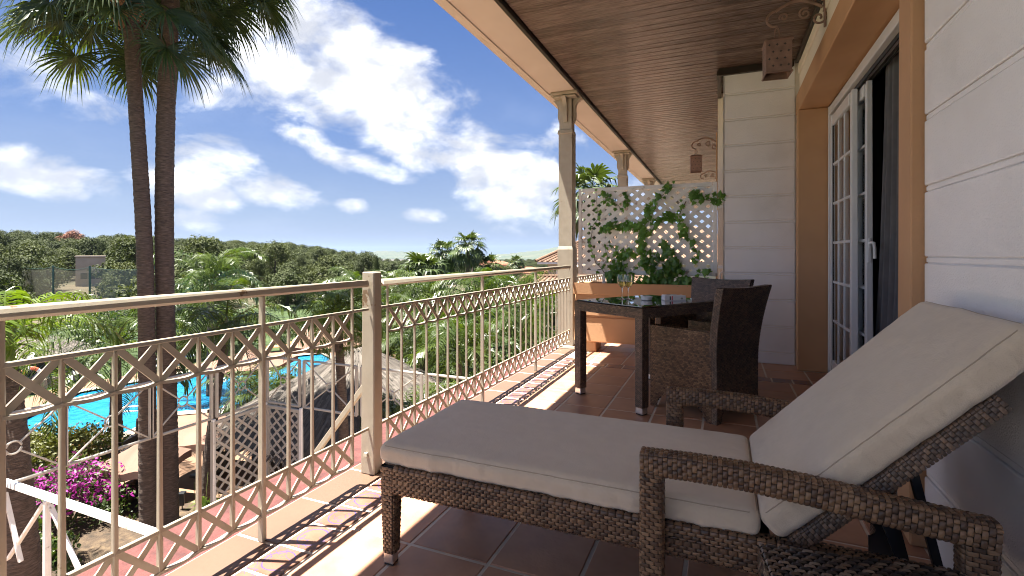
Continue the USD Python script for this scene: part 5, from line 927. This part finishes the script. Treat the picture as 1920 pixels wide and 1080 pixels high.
gc = garden_chair("dark wicker armchair below, nearest the bougainvillea", (-12.6, 7.05, GZ), 2.4)
for x, y, rz, lb in [(-13.5, 7.9, 4.0, "dark wicker armchair under the near salmon parasol"), (-14.6, 8.0, .6, "dark wicker armchair behind the near salmon parasol pole"), (-12.0, 8.9, 1.2, "dark armchair in the shade between the trunks and lattice"), (-11.4, 9.9, 5.0, "dark armchair beside the lattice corner"), (-16.2, 9.7, 1.1, "dark armchair at the pool edge by the ladder")]: dup(gc, (x, y, GZ), rz, label=lb)
t = thing("garden_table", "low glass topped garden table among the dark armchairs", "table", (-13.2, 7.4, GZ), .5)
obj("top", rbox(-.4, .4, -.4, .4, .40, .43, .01), "lounger_fabric", t)
for x in (-.35, .35):
    for y in (-.35, .35): obj("leg", rbox(x - .025, x + .025, y - .025, y + .025, 0, .40, .004), "dark_trim", t)
t = thing("chair_stack", "stack of white plastic chairs seen through the far railing", "chair stack", (-8.6, 15.7, GZ), .4)
for k in range(3): obj("chair", cat_([rbox(-.35 + .05 * k, .35 + .05 * k, -.3, .3, .4 + .22 * k, .44 + .22 * k, .01), rbox(.31 + .05 * k, .35 + .05 * k, -.3, .3, .45 + .22 * k, .62 + .22 * k, .01)]), "white_paint", t)
for x in (-.28, .3):
    for y in (-.25, .25): obj("leg", rbox(x - .02, x + .02, y - .02, y + .02, 0, .398, .004), "white_paint", t)
# ---------------------------------------------------------------- tennis court screen
t = thing("court_fence", "tall green wind screened court fence at the far left", "fence")
fpts = [(-76, 28.0), (-69, 26.4), (-62.5, 25.6), (-55.7, 25.3), (-50.3, 25.4), (-45.0, 27.5)]
for k, (x, y) in enumerate(fpts):
    obj("post", tube([(x, y, GZ), (x, y, GZ + 4.62)], .075, 8), "fence_green", t)
    if k:
        p0, p1 = A(fpts[k - 1]), A((x, y)); d = (p1 - p0) / np.linalg.norm(p1 - p0); a0, a1 = p0 + d * .09, p1 - d * .09; u = np.linspace(0, 1, 9); top = GZ + 4.5 - .25 * (1 - (2 * u - 1) ** 2)
        v = np.vstack([np.c_[a0 + (a1 - a0) * u[:, None], np.full(9, GZ + .1)], np.c_[a0 + (a1 - a0) * u[:, None], top]]); obj("screen", T(v, [q for i in range(8) for q in ([i, i + 1, i + 10], [i, i + 10, i + 9])]), "mesh_screen", t)
        obj("cable", tube(np.c_[a0 + (a1 - a0) * u[:, None], top + .02], .012, 5), "fence_green", t)
# ---------------------------------------------------------------- buildings
t = thing("concrete_house", "beige block house among the pines behind the court fence", "house", (-90.5, 46.4, -5.2), math.radians(61))
obj("wall", rbox(-2.2, 1.3, -2.5, 2.5, 0, 5.9, .03), "beige_render", t); obj("parapet", rbox(-2.28, 1.38, -2.58, 2.58, 5.905, 6.1, .03), "beige_render", t)
for x in (-1.6, -.7, .2): obj("window", box(x, x + .8, -2.52, -2.502, 2.6, 3.5), "window_dark", t)
obj("annex", rbox(1.35, 2.6, -2.0, 2.0, 0, 2.2, .03), "beige_render", t)
t = thing("pale_house", "small pale house just showing at the far left edge", "house", (-78, 28.6, -4.6), math.radians(68)); obj("wall", rbox(-2.4, 2.4, -2, 2, 0, 4.4, .03), "pink_wall", t); obj("parapet", rbox(-2.5, 2.5, -2.1, 2.1, 4.41, 4.6, .03), "pink_wall", t)
def hip(t, x0, x1, y0, y1, z0, h, mat="roof_tile", inset=None, rows=None):
    """hipped roof laid with rows of tiles"""
    i = min(x1 - x0, y1 - y0) / 2 if inset is None else inset; lng = (x1 - x0) >= (y1 - y0); cx, cy = (x0 + x1) / 2, (y0 + y1) / 2
    a, b = (A([x0 + i, cy, z0 + h]), A([x1 - i, cy, z0 + h])) if lng else (A([cx, y0 + i, z0 + h]), A([cx, y1 - i, z0 + h])); c = [A([x0, y0, z0]), A([x1, y0, z0]), A([x1, y1, z0]), A([x0, y1, z0])]
    quads = [(c[0], c[1], b, a), (c[1], c[2], b, b), (c[2], c[3], a, b), (c[3], c[0], a, a)] if lng else [(c[0], c[1], a, a), (c[1], c[2], b, a), (c[2], c[3], b, b), (c[3], c[0], a, b)]
    v = []; f = []
    for q in quads: k = len(v); v += [q[0], q[1], q[2], q[3]]; f += [[k, k + 1, k + 2], [k, k + 2, k + 3]]
    ro = obj("roof", T(v, f), mat, t); ms = []
    for q in quads:
        n = max(2, int(np.linalg.norm(q[1] - q[0]) / .42))
        for j in range(n + 1):
            u = j / n; p = q[0] + (q[1] - q[0]) * u; e = q[3] + (q[2] - q[3]) * u; ms.append(tube([p + [0, 0, .03], e + [0, 0, .03]], .075, 5))
    obj("tile_rows", cat_(ms), mat, ro, kind="stuff"); obj("ridge", cat_([tube([a + [0, 0, .08], b + [0, 0, .08]], .11, 6)] + [tube([c[k] + [0, 0, .06], (a if (k in (0, 3) if lng else k in (0, 1)) else b) + [0, 0, .08]], .10, 6) for k in range(4)]), mat, ro); return ro
t = thing("villa", "hotel wing with brown hipped roof, white gable and columned porch, behind the column", "villa", (-10.6, 38.0, -5.0), math.radians(13))
obj("wall", rbox(-2.2, 14, -1, 9, 0, 5.55, .02), "villa_wall", t); hip(t, -3.0, 15, -1.8, 10, 5.58, 2.9)
obj("eave_board", cat_([rbox(-2.9, 14.9, -1.75, -1.6, 5.38, 5.57, .02), rbox(-2.9, -2.75, -1.6, 9.9, 5.38, 5.57, .02)]), "white_paint", t)
for x in (-.9, 1.5, 4.2): w_ = obj("window", rbox(x - .62, x + .62, -1.08, -1.003, 3.9, 5.1, .01), "white_paint", t); obj("pane", box(x - .5, x - .04, -1.09, -1.082, 4.0, 5.0), "window_dark", w_); obj("pane", box(x + .04, x + .5, -1.09, -1.082, 4.0, 5.0), "window_dark", w_)
hip(t, -5.2, 6.5, -5.6, -1.0, 3.35, 1.15, inset=1.8); obj("porch_eave", cat_([rbox(-5.15, 6.45, -5.55, -5.35, 3.12, 3.34, .02), rbox(-5.15, -4.95, -5.35, -1.05, 3.12, 3.34, .02)]), "white_paint", t)
for x in (-4.8, -2.9, -1.0, .9, 2.8, 4.7): obj("porch_column", rbox(x - .13, x + .13, -5.5, -5.24, 0, 3.11, .02), "white_paint", t)
obj("porch_wall", rbox(-4.9, 6, -1.9, -1.7, 0, 3.1, .02), "villa_wall", t)
for x in (-3.6, -1.6, .4, 2.4): obj("porch_window", box(x - .6, x + .6, -1.93, -1.902, .6, 2.4), "window_dark", t)
def house(label, loc, w, d, h, rz, fl=2, roof="roof_red"):
    t = thing("hillside_house", label, "house", loc, rz, group=None); obj("wall", rbox(-w / 2, w / 2, -d / 2, d / 2, 0, h, .03), "pink_wall", t); hip(t, -w / 2 - .4, w / 2 + .4, -d / 2 - .4, d / 2 + .4, h + .02, 1.1, roof)
    for fz in range(fl):
        for x in np.arange(-w / 2 + 1, w / 2 - .5, 2.0): obj("window", box(x - .4, x + .4, -d / 2 - .03, -d / 2 - .003, .8 + fz * 2.8, 2.1 + fz * 2.8), "window_dark", t)
house("terracotta roofed house far beyond the tall palms, leftmost of its row", (-52, 110, -7.5), 9, 8, 6.2, .35); house("wide white terracotta roofed house in the distance, middle of its row", (-42, 106, -8.6), 12, 8, 5.6, .3); house("lower terracotta roofed house in the distance, right end of its row", (-33.5, 104, -9.0), 10, 8, 5.2, .25); house("pale house roof peeping over the trees right of the two trunks", (-133, 112, -4.4), 9, 7, 6.0, .9)
# ---------------------------------------------------------------- pines
PINES = []
def pine(label, loc, seed, h=6.6, R=2.9, dead=False, rz=0, s=1.0, group=None):
    t = thing("pine_tree", label, "pine tree", loc, rz, s, group); r = np.random.default_rng(seed); c = []; rs = []
    nb = 46
    for k in range(nb):
        q = (k + .5) / nb; z = h * (.20 + .80 * q ** .8); prof = math.sin(min(1, (1 - q) * 1.25 + .12) * PI * .5) ** .8 * (.65 + .35 * math.sin(q * PI)); a = k * 2.39996 + r.normal(0, .4); rad = R * prof * r.uniform(.30, 1.12); c.append([rad * math.cos(a), rad * math.sin(a), z - .6]); rs.append(r.uniform(.55, 1.05) * R / 2.9)
    c, rs = A(c), A(rs); p, d = lump_points(c, rs, 120, seed + 1); p[:, 2] = c[np.repeat(np.arange(nb), 120), 2] + (p[:, 2] - c[np.repeat(np.arange(nb), 120), 2]) * .72; d = d + A([0, 0, .6])
    obj("crown", leaves(p, d, .15 * R / 2.9, seed + 2, .45), "pine_dead" if dead else "pine_needles", t)
    obj("trunk", cat_([tube([(0, 0, 0), (.1, .05, h * .45), (.02, -.05, h * .9)], [.2, .13, .04], 7)] + [tube([(.08, 0, h * .3 + .06 * k), tuple(c[k])], [.06, .02], 4) for k in range(2, 26, 3)]), "bark", t); return t
r3 = np.random.default_rng(17)
def zl(x, y, v):
    az = math.degrees(math.atan2(x, y)); r_ = math.hypot(x, y)
    zone = "left of the beige house" if az < -64.5 else "between beige house and palm trunks" if az < -58 else "right of the palm trunks" if az < -51 else "above the heavy railing bar" if az < -44 else "near the square railing post"
    row = "front" if r_ < 74 else "middle" if r_ < 94 else "back"
    return ["round crowned green pine", "taller uneven crowned pine", "broad round pine", "tall open crowned pine", "small bushy dark pine"][v] + f" in the wood's {row}, {zone}"
protos = []
used = []
def place(rad0, rad1, az0, az1, n, hs, md):
    out = []
    for _ in range(n * 12):
        if len(out) >= n: break
        az = math.radians(r3.uniform(az0, az1)); r_ = math.sqrt(r3.uniform(rad0 ** 2, rad1 ** 2)); x, y = r_ * math.sin(az), r_ * math.cos(az)
        if any((x - u) ** 2 + (y - v) ** 2 < md ** 2 for u, v in used): continue
        if abs(az + math.radians(62.85)) < math.radians(1.9) and r_ < 103: continue
        if (x + 90) ** 2 + (y - 46) ** 2 < 36 or (-70 < x < -55 and 58 < y < 68) or (-100 < x < -70 and 38 < y < 47 and abs(x / y + 1.95) < .10): continue
        if x > -44 and y > 34 and x > -26 - .25 * (y - 34): continue
        used.append((x, y)); out.append((x, y, float(ground(A([x]), A([y]))[0])))
    return out
near = place(56, 112, -76, -37, 120, None, 4.6)
for k, (x, y, z) in enumerate(near):
    v = k % 5; az = math.degrees(math.atan2(x, y))
    if k < 5:
        protos.append(pine(zl(x, y, k), (x, y, z - .3), 200 + k, [6.0, 6.9, 5.6, 7.2, 4.6][k], [3.1, 2.7, 3.3, 2.9, 2.6][k], group=zl(x, y, k).replace("pine", "pines")))
    else:
        s_ = r3.uniform(.62, 1.2) * (.74 if az > -45 else 1); dup(protos[v], (x, y, z - .3), r3.uniform(0, 6.28), (s_ * r3.uniform(.9, 1.15), s_ * r3.uniform(.9, 1.15), s_), label=zl(x, y, v), group=zl(x, y, v).replace("pine", "pines"))
big = place(47, 60, -72, -58, 7, None, 6.5)
for (x, y, z), lb in zip(big, ["tall full pine right behind the court fence, leftmost", "full round pine behind the court fence beside the beige house", "broad pine behind the court fence, right of the beige house", "pine leaning over the court fence", "dense pine at the right end of the court fence", "pine filling the court fence's middle", "dark pine low behind the court fence"]): dup(protos[int(r3.integers(0, 4))], (x, y, z - .2), r3.uniform(0, 6.28), r3.uniform(.85, 1.02), label=lb, group="pines right behind the court fence")
pine("dead pinkish brown pine on the wooded slope", (-148, 71, float(ground(A([-148.]), A([71.]))[0])), 260, 8.0, 3.4, dead=True)
for x, y, s_, lb in [(-27, 62, 1.0, "dark pine behind the tall fan palms, left"), (-21, 58, .95, "dark pine behind the tall fan palms, right"), (-33, 70, 1.0, "rounded pine left of the far terracotta houses"), (-14, 66, 1.05, "pine between the far houses and the villa"), (-36, 54, .9, "round pine near the broad fan palm")]: dup(protos[2], (x, y, float(ground(A([float(x)]), A([float(y)]))[0]) - .4), r3.uniform(0, 6.28), s_ * .8, label=lb)
def scatter(name, pts):
    pi = UsdGeom.PointInstancer.Define(stage, path_for(name, None)); tag(pi, kind="stuff"); ps = UsdGeom.Scope.Define(stage, str(pi.GetPath()) + "/Prototypes")
    for k, pr in enumerate(protos[:4]):
        c = UsdGeom.Xform.Define(stage, f"{ps.GetPath()}/pine_{k:03d}")
        for ch in pr.GetPrim().GetChildren():
            m = UsdGeom.Mesh.Define(stage, f"{c.GetPath()}/{ch.GetName()}"); s0 = UsdGeom.Mesh(ch); m.CreatePointsAttr(s0.GetPointsAttr().Get()); m.CreateFaceVertexCountsAttr(s0.GetFaceVertexCountsAttr().Get()); m.CreateFaceVertexIndicesAttr(s0.GetFaceVertexIndicesAttr().Get()); m.CreateSubdivisionSchemeAttr("none"); m.CreateDoubleSidedAttr(True); rv = UsdGeom.PrimvarsAPI(s0).GetPrimvar("rnd"); (UsdGeom.PrimvarsAPI(m).CreatePrimvar("rnd", Sdf.ValueTypeNames.FloatArray, "vertex").Set(rv.Get()) if rv and rv.HasValue() else None)
            UsdShade.MaterialBindingAPI.Apply(m.GetPrim()).Bind(UsdShade.MaterialBindingAPI(ch).ComputeBoundMaterial()[0])
        pi.GetPrototypesRel().AddTarget(c.GetPath())
    n = len(pts); pi.CreatePositionsAttr(Vt.Vec3fArray.FromNumpy(A(pts, np.float32))); pi.CreateProtoIndicesAttr(Vt.IntArray.FromNumpy(r3.integers(0, 4, n).astype(np.int32)))
    a = r3.uniform(0, 6.28, n); pi.CreateOrientationsAttr(Vt.QuathArray([Gf.Quath(math.cos(q / 2), 0, 0, math.sin(q / 2)) for q in a])); s_ = r3.uniform(.75, 1.1, n); pi.CreateScalesAttr(Vt.Vec3fArray.FromNumpy(np.stack([s_ * 1.15, s_ * 1.15, s_], 1).astype(np.float32)))
used = []
far = place(112, 300, -80, -36, 1500, None, 3.9)
def ridge_pts(r0, r1, az0, az1, n, dz):
    az = np.radians(r3.uniform(az0, az1, n)); r_ = np.sqrt(r3.uniform(r0 ** 2, r1 ** 2, n)); x, y = r_ * np.sin(az), r_ * np.cos(az); return np.stack([x, y, ground(x, y) + dz], 1)
scatter("far_pine_wood", [(x, y, z - .3) for x, y, z in far] + list(ridge_pts(230, 480, -36, -8, 900, -.3)) + list(ridge_pts(120, 230, -34, -24, 90, -.6)))
# ---------------------------------------------------------------- distant hills
def hills(name, R, az0, az1, prof, depth, mat="far_scrub"):
    az = np.linspace(az0, az1, 90); h = np.interp(az, *zip(*prof)) + 10 * (meshkit.fbm(np.stack([az * .9, 0 * az, 0 * az], 1), 4, 9) - .5) * (R / 6000); a = np.radians(az); rows = []
    for q in np.linspace(0, 1, 9): rr_ = R + depth * (q - .5); rows.append(np.stack([rr_ * np.sin(a), rr_ * np.cos(a), -45 + (h + 45) * np.sin(q * PI) ** 1.3 * (1 + .05 * np.sin(az * 7 + q * 9))], 1))
    obj(name, T(np.vstack(rows), grid_faces(8, 89)), mat, kind="structure", smooth=True)
pm("far_scrub", [(0.04, 0.06, 0.024), (0.08, 0.084, 0.04)], scale=.004, detail=8, rough=.95)
hills("hills", 6500, -46, -30, [(-46, -30), (-41, 5), (-37.5, 48), (-34.5, 40), (-32, 8), (-30, -30)], 2400); hills("hills", 5600, -28, 10, [(-28, -30), (-20, 45), (-16, 120), (-8, 210), (2, 150), (10, -20)], 2600)

look("haze_air", {"v": ("principled_volume", {"color": (.36, .48, .70), "density": 6e-5, "anisotropy": .2})}, [], surface=None, volume="v.volume")
obj("haze", box(-14500, 14500, -14500, 14500, -62, 270), "haze_air", kind="stuff")
